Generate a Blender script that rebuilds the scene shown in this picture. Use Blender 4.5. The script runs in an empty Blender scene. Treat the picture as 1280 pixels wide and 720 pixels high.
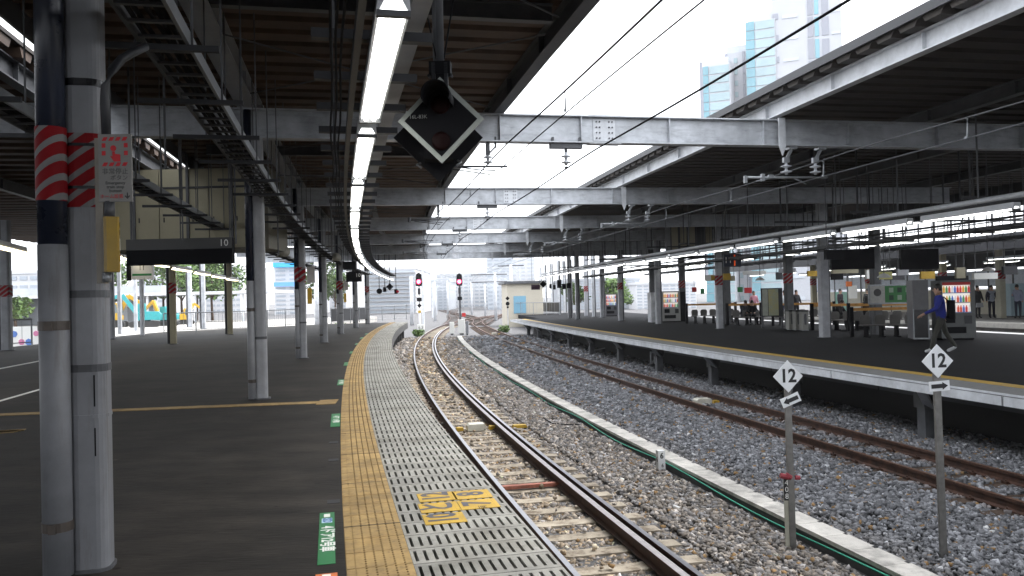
import bpy, math, random
import numpy as np
from mathutils import Matrix, Vector
random.seed(7); RNG = np.random.default_rng(7)
scene = bpy.context.scene; COL = scene.collection
R_ = math.radians
# ---------------------------------------------------------------- camera
F, ROLL, PITCH, EYE = 1000.0, R_(1.4), R_(0.66), 1.6
cam_d = bpy.data.cameras.new('camera'); cam = bpy.data.objects.new('camera', cam_d); COL.objects.link(cam)
cam_d.sensor_width = 36.0; cam_d.lens = 36.0 * F / 1280.0; cam_d.clip_start = 0.05; cam_d.clip_end = 3000
cr, sr, cp, sp = math.cos(ROLL), math.sin(ROLL), math.cos(PITCH), math.sin(PITCH)
cam.matrix_world = Matrix(((cr, sr, 0, 0), (sr*sp, -cr*sp, -cp, 0), (-sr*cp, cr*cp, -sp, EYE), (0, 0, 0, 1)))
scene.camera = cam
# ---------------------------------------------------------------- sky, sun, exposure
world = bpy.data.worlds.new('World'); scene.world = world; world.use_nodes = True
wn = world.node_tree.nodes; wl = world.node_tree.links
SUN_EL, SUN_AZ = R_(58), R_(75)
sky = wn.new('ShaderNodeTexSky'); sky.sky_type = 'NISHITA'; sky.sun_disc = False
sky.sun_elevation = SUN_EL; sky.sun_rotation = SUN_AZ; sky.dust_density = 4.0; sky.air_density = 1.0
hs = wn.new('ShaderNodeHueSaturation'); hs.inputs['Saturation'].default_value = 0.18
wl.new(sky.outputs[0], hs.inputs['Color'])
cloud = wn.new('ShaderNodeMix'); cloud.data_type = 'RGBA'; cloud.inputs['Factor'].default_value = .65; cloud.inputs['B'].default_value = (7.8, 8.1, 8.6, 1)   # even cloud cover
wl.new(hs.outputs[0], cloud.inputs['A']); wl.new(cloud.outputs['Result'], wn['Background'].inputs[0])
wn['Background'].inputs[1].default_value = 0.15
sun_d = bpy.data.lights.new('sun', 'SUN'); sun_d.energy = 1.2; sun_d.angle = R_(30); sun_d.color = (1, .97, .93)
sun = bpy.data.objects.new('sun', sun_d); COL.objects.link(sun)
sun.rotation_euler = Vector((-math.sin(SUN_AZ)*math.cos(SUN_EL), -math.cos(SUN_AZ)*math.cos(SUN_EL), -math.sin(SUN_EL))).to_track_quat('-Z', 'Y').to_euler()
vs = scene.view_settings; vs.view_transform = 'Standard'; vs.look = 'None'; vs.gamma = 1.0; vs.use_curve_mapping = False
vs.exposure = 1.75
cy = scene.cycles
cy.use_denoising = True; cy.max_bounces = 6; cy.diffuse_bounces = 4; cy.glossy_bounces = 3; cy.transmission_bounces = 4
cy.caustics_reflective = False; cy.caustics_refractive = False
try: cy.sample_clamp_indirect = 6.0
except Exception: pass

# ---------------------------------------------------------------- curves of the place
class Curve:
    def __init__(s, a, b, c): s.a, s.b, s.c = a, b, c
    def x(s, y): return s.a*y*y + s.b*y + s.c
    def tan(s, y):
        d = 2*s.a*y + s.b; n = math.hypot(d, 1); return d/n, 1/n
    def p(s, y, off=0, z=0):
        tx, ty = s.tan(y); return Vector((s.x(y) + ty*off, y - tx*off, z))
    def rz(s, y):
        tx, ty = s.tan(y); return math.atan2(-tx, ty)      # rotation turning +Y into the tangent
    def walk(s, y0, y1, step):                             # y values equally spaced along the curve
        y = y0
        while y < y1:
            yield y; tx, ty = s.tan(y); y += step*ty
CL = Curve(.0015557, -.2450, 1.390)       # edge of the near (left) platform
CR = Curve(.00080, -.2175, 8.96)          # centre of the right track
CT = Curve(.00126, -.2350, 5.654)         # right edge of the cable trough
ZR = -0.12                                # height of the right platform
RO = 1.45                                 # right platform edge, offset from the right track centre
def at(u, v, Y):                          # pixel of the photograph + distance -> point of the place
    x = (u-640)/F; y = (360-v)/F
    X = x*cr + y*sr; Z = -x*sr + y*cr
    dx, dy, dz = X, cp - Z*sp, sp + Z*cp
    t = Y/dy; return Vector((dx*t, Y, EYE + dz*t))
def onz(u, v, z):
    x = (u-640)/F; y = (360-v)/F
    X = x*cr + y*sr; Z = -x*sr + y*cr
    dx, dy, dz = X, cp - Z*sp, sp + Z*cp
    t = (z-EYE)/dz; return Vector((dx*t, dy*t, z))

# ---------------------------------------------------------------- materials
MATS = {}
def mat(name, col, rough=.6, metal=0., var=.15, scale=6., bump=0., emit=None, es=1., spec=.4, col2=None, stretch=(1, 1, 1)):
    if name in MATS: return MATS[name]
    m = bpy.data.materials.new(name); m.use_nodes = True; nt = m.node_tree; b = nt.nodes['Principled BSDF']
    b.inputs['Roughness'].default_value = rough; b.inputs['Metallic'].default_value = metal
    b.inputs['Specular IOR Level'].default_value = spec
    if emit:
        b.inputs['Emission Color'].default_value = (*emit, 1); b.inputs['Emission Strength'].default_value = es
    if var > 0:
        g = nt.nodes.new('ShaderNodeNewGeometry'); mp = nt.nodes.new('ShaderNodeMapping'); mp.inputs['Scale'].default_value = stretch
        nt.links.new(g.outputs['Position'], mp.inputs['Vector'])
        n = nt.nodes.new('ShaderNodeTexNoise'); n.inputs['Scale'].default_value = scale; n.inputs['Detail'].default_value = 6; n.inputs['Roughness'].default_value = .65
        nt.links.new(mp.outputs[0], n.inputs['Vector'])
        r = nt.nodes.new('ShaderNodeValToRGB'); c2 = col2 or tuple(c*(1-2*var) for c in col)
        r.color_ramp.elements[0].position = .32; r.color_ramp.elements[0].color = (*c2, 1)
        r.color_ramp.elements[1].position = .68; r.color_ramp.elements[1].color = (*[min(1, c*(1+var*.5)) for c in col], 1)
        nt.links.new(n.outputs['Fac'], r.inputs[0]); nt.links.new(r.outputs[0], b.inputs['Base Color'])
        rr = nt.nodes.new('ShaderNodeMapRange'); rr.inputs['To Min'].default_value = max(0, rough-.12); rr.inputs['To Max'].default_value = min(1, rough+.12)
        nt.links.new(n.outputs['Fac'], rr.inputs['Value']); nt.links.new(rr.outputs[0], b.inputs['Roughness'])
        if bump > 0:
            n2 = nt.nodes.new('ShaderNodeTexNoise'); n2.inputs['Scale'].default_value = scale*14; n2.inputs['Detail'].default_value = 4
            nt.links.new(mp.outputs[0], n2.inputs['Vector'])
            bp = nt.nodes.new('ShaderNodeBump'); bp.inputs['Strength'].default_value = bump; bp.inputs['Distance'].default_value = .02
            nt.links.new(n2.outputs['Fac'], bp.inputs['Height']); nt.links.new(bp.outputs[0], b.inputs['Normal'])
    else: b.inputs['Base Color'].default_value = (*col, 1)
    MATS[name] = m; return m
def stripe_mat(name, c1, c2, vec, freq):
    m = bpy.data.materials.new(name); m.use_nodes = True; nt = m.node_tree; b = nt.nodes['Principled BSDF']
    b.inputs['Roughness'].default_value = .6; b.inputs['Specular IOR Level'].default_value = .15
    g = nt.nodes.new('ShaderNodeNewGeometry'); d = nt.nodes.new('ShaderNodeVectorMath'); d.operation = 'DOT_PRODUCT'; d.inputs[1].default_value = vec
    nt.links.new(g.outputs['Position'], d.inputs[0])
    k = nt.nodes.new('ShaderNodeMath'); k.operation = 'MULTIPLY'; k.inputs[1].default_value = freq; nt.links.new(d.outputs['Value'], k.inputs[0])
    f = nt.nodes.new('ShaderNodeMath'); f.operation = 'FRACT'; nt.links.new(k.outputs[0], f.inputs[0])
    t = nt.nodes.new('ShaderNodeMath'); t.operation = 'GREATER_THAN'; t.inputs[1].default_value = .36; nt.links.new(f.outputs[0], t.inputs[0])
    n = nt.nodes.new('ShaderNodeTexNoise'); n.inputs['Scale'].default_value = 9; n.inputs['Detail'].default_value = 5; nt.links.new(g.outputs['Position'], n.inputs['Vector'])
    x = nt.nodes.new('ShaderNodeMix'); x.data_type = 'RGBA'; x.inputs['A'].default_value = (*c1, 1); x.inputs['B'].default_value = (*c2, 1); nt.links.new(t.outputs[0], x.inputs['Factor'])
    y = nt.nodes.new('ShaderNodeMix'); y.data_type = 'RGBA'; y.blend_type = 'MULTIPLY'; y.inputs['Factor'].default_value = .35
    nt.links.new(x.outputs['Result'], y.inputs['A']); nt.links.new(n.outputs['Fac'], y.inputs['B']); nt.links.new(y.outputs['Result'], b.inputs['Base Color'])
    MATS[name] = m; return m
asphalt = mat('platform_asphalt', (.040, .0345, .029), .80, var=.3, scale=1.3, bump=.2, spec=.22, stretch=(.45, 1.6, 1))
asphalt_r = mat('platform_asphalt_blue', (.013, .0133, .016), .9, var=.25, scale=1.2, bump=.25, spec=.1)
grat = mat('edge_concrete', (.285, .28, .255), .8, var=.14, scale=3.5, bump=.1)
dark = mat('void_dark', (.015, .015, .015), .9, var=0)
yel = mat('tactile_yellow', (.38, .255, .10), .75, var=.22, scale=4.5, bump=.1)
yel_dot = mat('tactile_dome_brown', (.13, .075, .025), .75, var=.15, scale=12)  # domes a darker brown than the tiles
yel2 = mat('marker_yellow', (.46, .29, .03), .6, var=.12, scale=5)
ink = mat('print_black', (.02, .02, .022), .6, var=0)
ink_w = mat('print_white', (.75, .75, .72), .6, var=0)
ink_r = mat('print_red', (.5, .012, .02), .5, var=0)
steel = mat('painted_steel_grey', (.27, .28, .30), .45, .0, var=.14, scale=2.2, bump=.03)
steel_w = mat('painted_steel_pale', (.60, .62, .65), .45, .0, var=.16, scale=2.6, bump=.03)
steel_d = mat('painted_steel_dark', (.028, .029, .034), .5, 0, var=.2, scale=3)
steel_m = mat('painted_steel_mid', (.085, .088, .096), .5, 0, var=.2, scale=3)
beam_m = mat('beam_galvanised', (.46, .48, .51), .4, .15, var=.16, scale=2.6, bump=.03)
galv = mat('galvanised', (.30,.315,.33), .38, .55, var=.14, scale=9)
black = mat('black_paint', (.008, .008, .010), .75, 0, var=0, spec=.12)
black_g = mat('black_gloss', (.006, .006, .008), .2, 0, var=0)
pipe_u = mat('pipe_dark_upper', (.016, .02, .035), .3, 0, var=.15, scale=4)
pipe_l = mat('pipe_pale_lower', (.19, .195, .21), .5, 0, var=.1, scale=4)
colm = mat('column_grey', (.195, .20, .215), .45, 0, var=.1, scale=3)
rail_side = mat('rail_rust', (.075, .035, .022), .7, .1, var=.35, scale=7, bump=.15)
rail_top = mat('rail_polished', (.26, .26, .28), .34, .8, var=.12, scale=20)
guard_top = mat('guard_rail_dusty', (.33, .31, .31), .5, .3, var=.15, scale=14)
rail_rusty_top = mat('rail_rust_top', (.16, .08, .05), .55, .3, var=.25, scale=9)
sleeper_m = mat('sleeper_concrete', (.38, .33, .26), .9, var=.2, scale=5, bump=.25)
sleeper_r = mat('sleeper_rusty', (.09,.06,.042), .9, var=.3, scale=6, bump=.25)
ballast_m = mat('ballast_bed', (.13, .127, .128), .95, var=.5, scale=11, bump=.9, col2=(.05, .05, .053))
conc = mat('concrete', (.66, .63, .58), .9, var=.15, scale=3, bump=.15)
conc_d = mat('concrete_grey', (.11, .11, .112), .9, var=.15, scale=3, bump=.15)
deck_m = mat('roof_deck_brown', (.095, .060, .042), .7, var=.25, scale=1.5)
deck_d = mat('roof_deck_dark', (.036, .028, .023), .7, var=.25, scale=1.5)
lampm = mat('lamp_tube', (1, 1, 1), .5, var=0, emit=(1, 1, .93), es=2.6)
lampw = mat('lamp_warm', (1, 1, 1), .5, var=0, emit=(1, .86, .55), es=1.6)
lamp_case = mat('lamp_case', (.55, .57, .60), .4, var=.08, scale=5)
cream = mat('cream_panel', (.30, .275, .19), .55, var=.06, scale=2)
green = mat('sticker_green', (.018, .17, .055), .55, var=.1, scale=10)
green_c = mat('cable_green', (.03, .32, .20), .5, var=.1, scale=10)
orange = mat('sticker_orange', (.62, .16, .04), .55, var=.1, scale=10)
blue_s = mat('print_blue', (.05, .12, .35), .5, var=0)
red_p = mat('paint_red', (.45, .02, .02), .5, var=.1, scale=8)
brownred = mat('bar_redbrown', (.33, .12, .08), .7, var=.2, scale=8)
porc = mat('insulator_porcelain', (.50, .52, .55), .2, var=.05, spec=.6)
haz = stripe_mat('hazard_red_white', (.20, .20, .20), (.22, .003, .007), (.62, -.1, -.78), 11.0)
haz2 = stripe_mat('hazard_red_white_far', (.24, .24, .24), (.26, .004, .010), (.62, -.1, -.78), 7.0)
glass = mat('tinted_glass', (.10, .13, .14), .08, 0, var=0, spec=.8)
window_m = mat('window_grey', (.16, .18, .20), .2, var=0)
wood_o = mat('rail_orange_wood', (.55, .27, .06), .5, var=.15, scale=8)
seat_g = mat('seat_grey', (.10, .095, .09), .5, var=.1)
leafs = [mat('leaf_a', (.07, .13, .03), .7, var=.3, scale=3), mat('leaf_b', (.12, .20, .05), .7, var=.3, scale=3)]
bark = mat('bark', (.09, .06, .04), .9, var=.3, scale=6)

def chain(m, node_out_factory):                              # multiply the base colour by something
    nt = m.node_tree; b = nt.nodes['Principled BSDF']; inp = b.inputs['Base Color']
    x = nt.nodes.new('ShaderNodeMix'); x.data_type = 'RGBA'; x.blend_type = 'MULTIPLY'; x.inputs['Factor'].default_value = 1
    if inp.links: nt.links.new(inp.links[0].from_socket, x.inputs['A'])
    else: x.inputs['A'].default_value = inp.default_value
    nt.links.new(node_out_factory(nt), x.inputs['B']); nt.links.new(x.outputs['Result'], inp)
def vary(m, amt):                                            # each piece a little lighter or darker
    def f(nt):
        o = nt.nodes.new('ShaderNodeObjectInfo'); r = nt.nodes.new('ShaderNodeMapRange'); r.inputs['To Min'].default_value = 1-amt; r.inputs['To Max'].default_value = 1+amt*.6
        nt.links.new(o.outputs['Random'], r.inputs['Value']); return r.outputs[0]
    chain(m, f)
def stains(m, scale, lo, hi, dark, stretch=(1, 1, 1), tint=(1, 1, 1)):
    def f(nt):
        g = nt.nodes.new('ShaderNodeNewGeometry'); mp = nt.nodes.new('ShaderNodeMapping'); mp.inputs['Scale'].default_value = stretch; nt.links.new(g.outputs['Position'], mp.inputs['Vector'])
        n = nt.nodes.new('ShaderNodeTexNoise'); n.inputs['Scale'].default_value = scale; n.inputs['Detail'].default_value = 8; n.inputs['Roughness'].default_value = .7; nt.links.new(mp.outputs[0], n.inputs['Vector'])
        r = nt.nodes.new('ShaderNodeValToRGB'); r.color_ramp.elements[0].position = lo; r.color_ramp.elements[0].color = (dark*tint[0], dark*tint[1], dark*tint[2], 1); r.color_ramp.elements[1].position = hi; r.color_ramp.elements[1].color = (1, 1, 1, 1)
        nt.links.new(n.outputs['Fac'], r.inputs[0]); return r.outputs[0]
    chain(m, f)
def spots(m, scale, size, val):                              # small round marks such as trodden gum
    def f(nt):
        g = nt.nodes.new('ShaderNodeNewGeometry'); v = nt.nodes.new('ShaderNodeTexVoronoi'); v.inputs['Scale'].default_value = scale; nt.links.new(g.outputs['Position'], v.inputs['Vector'])
        r = nt.nodes.new('ShaderNodeValToRGB'); r.color_ramp.elements[0].position = size; r.color_ramp.elements[0].color = (val, val, val, 1); r.color_ramp.elements[1].position = size*1.5; r.color_ramp.elements[1].color = (1, 1, 1, 1)
        nt.links.new(v.outputs['Distance'], r.inputs[0]); return r.outputs[0]
    chain(m, f)
stains(asphalt, .45, .38, .62, .45); stains(asphalt, 2.2, .34, .52, .55, (.5, 1.5, 1)); stains(asphalt, 9, .30, .40, .55); spots(asphalt, 1.7, .045, 2.2); spots(asphalt, 2.9, .06, .35)
stains(asphalt_r, .4, .35, .6, .6)
vary(grat, .17); stains(grat, 1.6, .32, .52, .68, tint=(1, .97, .92)); stains(grat, 14, .30, .42, .6)
vary(yel, .13); stains(yel, 2.0, .34, .52, .66, tint=(1, .95, .85)); stains(yel, 18, .28, .42, .6)
vary(sleeper_m, .2); stains(sleeper_m, 5, .34, .5, .5, tint=(1, .85, .7)); vary(conc, .12); stains(conc, 3, .34, .52, .7)
stains(colm, 9, .34, .48, .72, (1, 1, .12), (1, .93, .86)); stains(pipe_l, 9, .34, .48, .75, (1, 1, .12), (1, .94, .88)); stains(beam_m, 5, .34, .5, .72, (.5, .5, 2.2)); vary(deck_m, .25)
# ---------------------------------------------------------------- mesh helpers
class MB:
    def __init__(s): s.v = []; s.f = []; s.m = []; s.cur = 0
    def add(s, vs, fs):
        o = len(s.v); s.v += [tuple(q) for q in vs]
        for f in fs: s.f.append(tuple(i+o for i in f)); s.m.append(s.cur)
        return s
    def box(s, c, d, rz=0, ry=0, rx=0):
        hx, hy, hz = d[0]/2, d[1]/2, d[2]/2
        P = [Vector((x, y, z)) for z in (-hz, hz) for y in (-hy, hy) for x in (-hx, hx)]
        if rz or ry or rx:
            M = Matrix.Rotation(rz, 3, 'Z') @ Matrix.Rotation(ry, 3, 'Y') @ Matrix.Rotation(rx, 3, 'X'); P = [M @ p for p in P]
        c = Vector(c)
        return s.add([p + c for p in P], [(0, 2, 3, 1), (4, 5, 7, 6), (0, 1, 5, 4), (2, 6, 7, 3), (0, 4, 6, 2), (1, 3, 7, 5)])
    def bb(s, x0, x1, y0, y1, z0, z1): return s.box(((x0+x1)/2, (y0+y1)/2, (z0+z1)/2), (abs(x1-x0), abs(y1-y0), abs(z1-z0)))
    def bar(s, p0, p1, w, h):                                # box beam between two points, w across, h up
        p0, p1 = Vector(p0), Vector(p1); d = (p1-p0); L = d.length; d.normalize()
        up = Vector((0, 0, 1)) if abs(d.z) < .95 else Vector((0, 1, 0))
        r = d.cross(up).normalized(); u = r.cross(d)
        P = [p + r*sx*w/2 + u*sz*h/2 for p in (p0, p1) for sz in (-1, 1) for sx in (-1, 1)]
        return s.add(P, [(0, 1, 3, 2), (4, 6, 7, 5), (0, 4, 5, 1), (2, 3, 7, 6), (0, 2, 6, 4), (1, 5, 7, 3)])
    def cyl(s, p0, p1, r0, r1=None, n=10, caps=True):
        r1 = r0 if r1 is None else r1; p0, p1 = Vector(p0), Vector(p1); d = (p1-p0).normalized()
        a = d.orthogonal().normalized(); b = d.cross(a); P = []
        for p, r in ((p0, r0), (p1, r1)):
            for k in range(n):
                t = 2*math.pi*k/n; P.append(p + (a*math.cos(t) + b*math.sin(t))*r)
        fs = [(k, (k+1) % n, n+(k+1) % n, n+k) for k in range(n)]
        if caps: fs += [tuple(range(n-1, -1, -1)), tuple(range(n, 2*n))]
        return s.add(P, fs)
    def tube(s, pts, r, n=6):
        pts = [Vector(p) for p in pts]; rings = []
        for i, p in enumerate(pts):
            d = (pts[min(i+1, len(pts)-1)] - pts[max(i-1, 0)]).normalized()
            up = Vector((0, 0, 1)) if abs(d.z) < .97 else Vector((0, 1, 0))
            a = d.cross(up).normalized(); b = a.cross(d); rr = r[i] if isinstance(r, (list, tuple)) else r
            rings.append([p + (a*math.cos(2*math.pi*k/n) + b*math.sin(2*math.pi*k/n))*rr for k in range(n)])
        P = [q for g in rings for q in g]; fs = []
        for i in range(len(pts)-1):
            for k in range(n): fs.append((i*n+k, i*n+(k+1) % n, (i+1)*n+(k+1) % n, (i+1)*n+k))
        fs += [tuple(range(n-1, -1, -1)), tuple(range((len(pts)-1)*n, len(pts)*n))]
        return s.add(P, fs)
    def lathe(s, prof, c=(0, 0, 0), n=14):                   # prof of (r, z) turned about Z
        c = Vector(c); P = []
        for r, z in prof:
            for k in range(n): t = 2*math.pi*k/n; P.append(c + Vector((r*math.cos(t), r*math.sin(t), z)))
        fs = []
        for i in range(len(prof)-1):
            for k in range(n): fs.append((i*n+k, i*n+(k+1) % n, (i+1)*n+(k+1) % n, (i+1)*n+k))
        fs += [tuple(range(n-1, -1, -1)), tuple(range((len(prof)-1)*n, len(prof)*n))]
        return s.add(P, fs)
    def prism(s, poly, y0, y1):                              # polygon in XZ pushed along Y
        n = len(poly); P = [(x, y0, z) for x, z in poly] + [(x, y1, z) for x, z in poly]
        return s.add(P, [tuple(range(n)), tuple(range(2*n-1, n-1, -1))] + [(k, k+n, (k+1) % n + n, (k+1) % n) for k in range(n)])
    def slab(s, poly, z0, z1):                               # polygon in XY pushed along Z
        n = len(poly); P = [(x, y, z0) for x, y in poly] + [(x, y, z1) for x, y in poly]
        return s.add(P, [tuple(range(n-1, -1, -1)), tuple(range(n, 2*n))] + [(k, (k+1) % n, (k+1) % n + n, k+n) for k in range(n)])
    def sweep(s, C, prof, y0, y1, step=1.0, caps=True):      # closed profile of (offset, z) carried along a curve
        ys = list(np.linspace(y0, y1, max(2, int(abs(y1-y0)/step)+1))); n = len(prof); P = []
        for y in ys: P += [C.p(y, o, z) for o, z in prof]
        fs = []
        for i in range(len(ys)-1):
            for k in range(n): fs.append((i*n+k, (i+1)*n+k, (i+1)*n+(k+1) % n, i*n+(k+1) % n))
        if caps: fs += [tuple(range(n)), tuple(range(len(ys)*n-1, (len(ys)-1)*n-1, -1))]
        return s.add(P, fs)
    def mesh(s, name, mats, smooth=False):
        me = bpy.data.meshes.new(name); me.from_pydata(s.v, [], s.f)
        for m in (mats if isinstance(mats, (list, tuple)) else [mats]): me.materials.append(m)
        me.polygons.foreach_set('material_index', s.m)
        if smooth: me.polygons.foreach_set('use_smooth', [True]*len(s.f))
        me.update(); return me
    def build(s, name, mats, parent=None, smooth=False, loc=None, rz=0):
        return put(s.mesh(name, mats, smooth), name, parent, loc, rz)
def put(me, name, parent=None, loc=None, rz=0, rot=None):
    o = bpy.data.objects.new(name, me); COL.objects.link(o)
    if parent: o.parent = parent
    if loc is not None: o.location = loc
    o.rotation_euler = rot if rot else (0, 0, rz)
    return o
LABELS = {}
def tag(o, label, cat, group=None):
    o['label'] = label; o['category'] = cat
    if group: o['group'] = group
    LABELS.setdefault(label, []).append(o.name); return o
def thing(name, label, cat, loc=(0, 0, 0), rz=0, group=None):
    o = bpy.data.objects.new(name, None); COL.objects.link(o); o.location = loc; o.rotation_euler = (0, 0, rz); o.empty_display_size = .1
    return tag(o, label, cat, group)
def struct(o, kind='structure'): o['kind'] = kind; return o
def text(body, size, name, material, parent, loc, rot=(0, 0, 0), ext=.0008, align='CENTER', sx=1.0, bold=0.0):
    cu = bpy.data.curves.new('t', 'FONT'); cu.body = body; cu.size = size; cu.extrude = ext; cu.align_x = align; cu.align_y = 'CENTER'; cu.resolution_u = 2; cu.offset = bold
    cu.space_line = .9
    ob = bpy.data.objects.new('t', cu); COL.objects.link(ob)
    dg = bpy.context.evaluated_depsgraph_get(); me = bpy.data.meshes.new_from_object(ob.evaluated_get(dg))
    bpy.data.objects.remove(ob); bpy.data.curves.remove(cu)
    me.materials.clear(); me.materials.append(material)
    o = put(me, name, parent, loc, rot=rot); o.scale = (sx, 1, 1); return o
UP_FACE = (R_(90), 0, 0)      # text standing up, facing -Y
ORD = ['first', 'second', 'third', 'fourth', 'fifth', 'sixth', 'seventh', 'eighth', 'ninth', 'tenth', 'eleventh', 'twelfth', 'thirteenth', 'fourteenth', 'fifteenth', 'sixteenth', 'seventeenth', 'eighteenth', 'nineteenth', 'twentieth']

# ================================================================ GROUND
g = MB(); g.add([(-900, -60, -1.30), (900, -60, -1.30), (900, 2400, -1.30), (-900, 2400, -1.30)], [(0, 1, 2, 3)])
struct(g.build('ballast_ground', ballast_m))

# ---------------------------------------------------------------- near platform
PY0, PY1 = -46, 57.5
m = MB()
ys = np.linspace(PY0, PY1, 104)
right = [CL.p(y, -1.25) for y in ys]
left = [(-21.5 if y < 49 else -21.5 + (y-49)*.95, y) for y in ys]
n = len(ys); P = []
for a, b in zip(right, left): P += [(a.x, a.y, 0), (b[0], b[1], 0), (a.x, a.y, -1.29), (b[0], b[1], -1.29)]
fs = []
for i in range(n-1):
    k = i*4; fs += [(k, k+4, k+5, k+1), (k, k+2, k+6, k+4), (k+1, k+5, k+7, k+3)]
fs += [(0, 1, 3, 2), (n*4-4, n*4-2, n*4-1, n*4-3)]
m.add(P, fs); platform = struct(m.build('platform_floor', asphalt))
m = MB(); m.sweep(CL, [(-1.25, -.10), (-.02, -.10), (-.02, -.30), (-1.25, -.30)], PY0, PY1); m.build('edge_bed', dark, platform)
# slotted panels along the edge, one object each
W = .85
def slot_panel(L):
    q = MB(); ns = 14; p = W/ns; x0 = -W; sl = .0205
    q.bb(-W, 0, 0.004, L*.16, -.09, 0); q.bb(-W, 0, L*.84, L-.004, -.09, 0)
    for k in range(ns+1):
        a = x0 + (k-.5)*p + sl/2; b = x0 + (k+.5)*p - sl/2
        a = max(a, x0); b = min(b, 0)
        q.bb(a, b, L*.16, L*.84, -.0902, -.0002)
    return q.mesh('edge_panel', grat)
panel_a, panel_b = slot_panel(.30), slot_panel(.17)
def yellow_tile(L, domes=True):
    q = MB(); q.bb(-1.245, -1.197, .003, L-.003, -.10, .004); q.bb(-1.190, -W-.004, .002, L-.002, -.10, .005)
    if domes:
        q.cur = 1; nd = round(L/.043)
        for i in range(5):
            for j in range(nd):
                x = -1.13 + i*.058; y = (j+.5)*L/nd
                o = len(q.v)
                for r, z in ((.0075, .0045), (.005, .0095)):
                    for k in range(6): q.v.append((x+r*math.cos(k*1.047), y+r*math.sin(k*1.047), z))
                for k in range(6): q.f.append((o+k, o+(k+1) % 6, o+6+(k+1) % 6, o+6+k)); q.m.append(1)
                q.f.append(tuple(o+6+k for k in range(6))); q.m.append(1)
        q.cur = 0
    return q.mesh('tactile_tile', [yel, yel_dot])
def yellow_seam(L):
    q = MB(); q.bb(-1.245, -W-.002, 0, L, -.1, -.006); return q.mesh('tactile_joint', dark)
tile_mesh = yellow_tile(.30)
m = MB(); m.sweep(CL, [(-1.249, .001), (-W-.003, .001), (-W-.003, -.05), (-1.249, -.05)], 2.5, PY1-.1); m.build('tactile_bed', yel, platform)
q = MB(); q.bb(-1.247, -W-.001, -.006, .006, .0, .0062); jm = q.mesh('tile_joint', mat('joint_dark', (.10, .075, .045), .8, var=0))
for y in CL.walk(3.3, PY1-.2, 1.36): put(jm, 'tile_joint', platform, CL.p(y), CL.rz(y))
q = MB(); q.bb(-.006, .006, 0, 50, 0, 1)
i = 0
for y in CL.walk(3.0, PY1-.2, .30):
    put(panel_a, 'edge_panel', platform, CL.p(y), CL.rz(y))
for y in CL.walk(3.0, PY1-.2, .302):
    put(tile_mesh, 'tactile_tile', platform, CL.p(y), CL.rz(y))
m = MB(); m.sweep(CL, [(-1.25, -.008), (-.0, -.008), (-.0, -.1), (-1.25, -.1)], PY0, 3.0); m.build('edge_strip', grat, platform)
m = MB(); m.sweep(CL, [(.0, -.06), (.012, -.06), (.012, -.45), (.0, -.45)], PY0, PY1); m.build('edge_fascia', conc_d, platform)
for y in CL.walk(3, PY1, 2.6):
    q = MB(); q.bb(-.12, .12, -.12, .12, -1.29, -.3); q.build('support_post', conc_d, platform, loc=CL.p(y, -.35), rz=CL.rz(y))
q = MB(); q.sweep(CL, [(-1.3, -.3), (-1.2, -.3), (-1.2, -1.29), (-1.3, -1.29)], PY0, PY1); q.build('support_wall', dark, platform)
# yellow line of tiles across the platform, white lines further left
ang = math.atan2(.62, 5.3)
for k in range(20):
    a = CL.p(13.05, -1.30); d = Vector((-math.cos(ang), -math.sin(ang), 0))
    c = a + d*(.17+k*.30)
    w = .56 if k < 1 else .28
    q = MB(); q.box((0, 0, .003), (.294, w, .006)); o = q.build('tactile_tile', yel, platform, loc=c, rz=ang)
for k in range(4):
    q = MB(); q.box((0, 0, .003), (.294, .12, .006)); q.build('tactile_tile', yel, platform, loc=onz(2+k*4.5, 541-k*.9, 0), rz=R_(20))
for a, b, w in (((-6, 503), (46, 488), .09), ((-6, 462), (46, 452), .16)):
    p, q_ = onz(*a, 0), onz(*b, 0); d = (q_-p).normalized()
    q = MB(); q.bar(p + d*-4 + Vector((0, 0, .002)), q_ + d*1.0 + Vector((0, 0, .002)), w, .005); q.build('platform_line', ink_w, platform)
# drain mouths: darker squares beside the tiles
for v in (553, 575, 627):
    p = onz(417, v, 0); q = MB(); q.box((0, 0, .001), (.10, .12, .003)); q.build('patch_mark', mat('patch_dark', (.022, .022, .026), .8, var=0), platform, loc=p, rz=CL.rz(p.y))
# green and orange stickers
def sticker(u, v, w, L, m_, label, txt=None, nm='floor_sticker'):
    p = onz(u, v, .0); r = CL.rz(p.y)
    t = thing(nm, label, 'sticker', p, r, 'guidance stickers along the yellow line')
    q = MB(); q.box((0, 0, .002), (w, L, .003)); q.build('sheet', m_, t)
    if txt:
        for body, yy, sz in txt: text(body, sz, 'lettering', ink_w, t, (0, yy, .004), (0, 0, R_(-90)), .0004, bold=.003)
    return t
s0 = sticker(408.5, 670, .108, 1.22, green, 'green floor sticker reading 4ドア 12号車 beside the yellow tiles', [('4ドア', .09, .115), ('12号車', -.20, .105)])
q = MB(); q.box((0, .38, .0045), (.075, .12, .0016)); q.build('logo_box', mat('logo_pale', (.45, .62, .75), .5, var=0), s0)
text('SD', .09, 'lettering', blue_s, s0, (0, .38, .006), (0, 0, R_(-90)), .0004, bold=.003)
q = MB(); q.box((0, .52, .0045), (.045, .09, .0016)); q.build('logo_box', ink_w, s0)
so = sticker(408, 724, .125, .18, orange, 'orange floor sticker at the bottom edge of the picture', None)
q = MB(); q.box((.0, .045, .0045), (.05, .05, .0016)); q.build('logo_box', ink_w, so)
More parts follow.
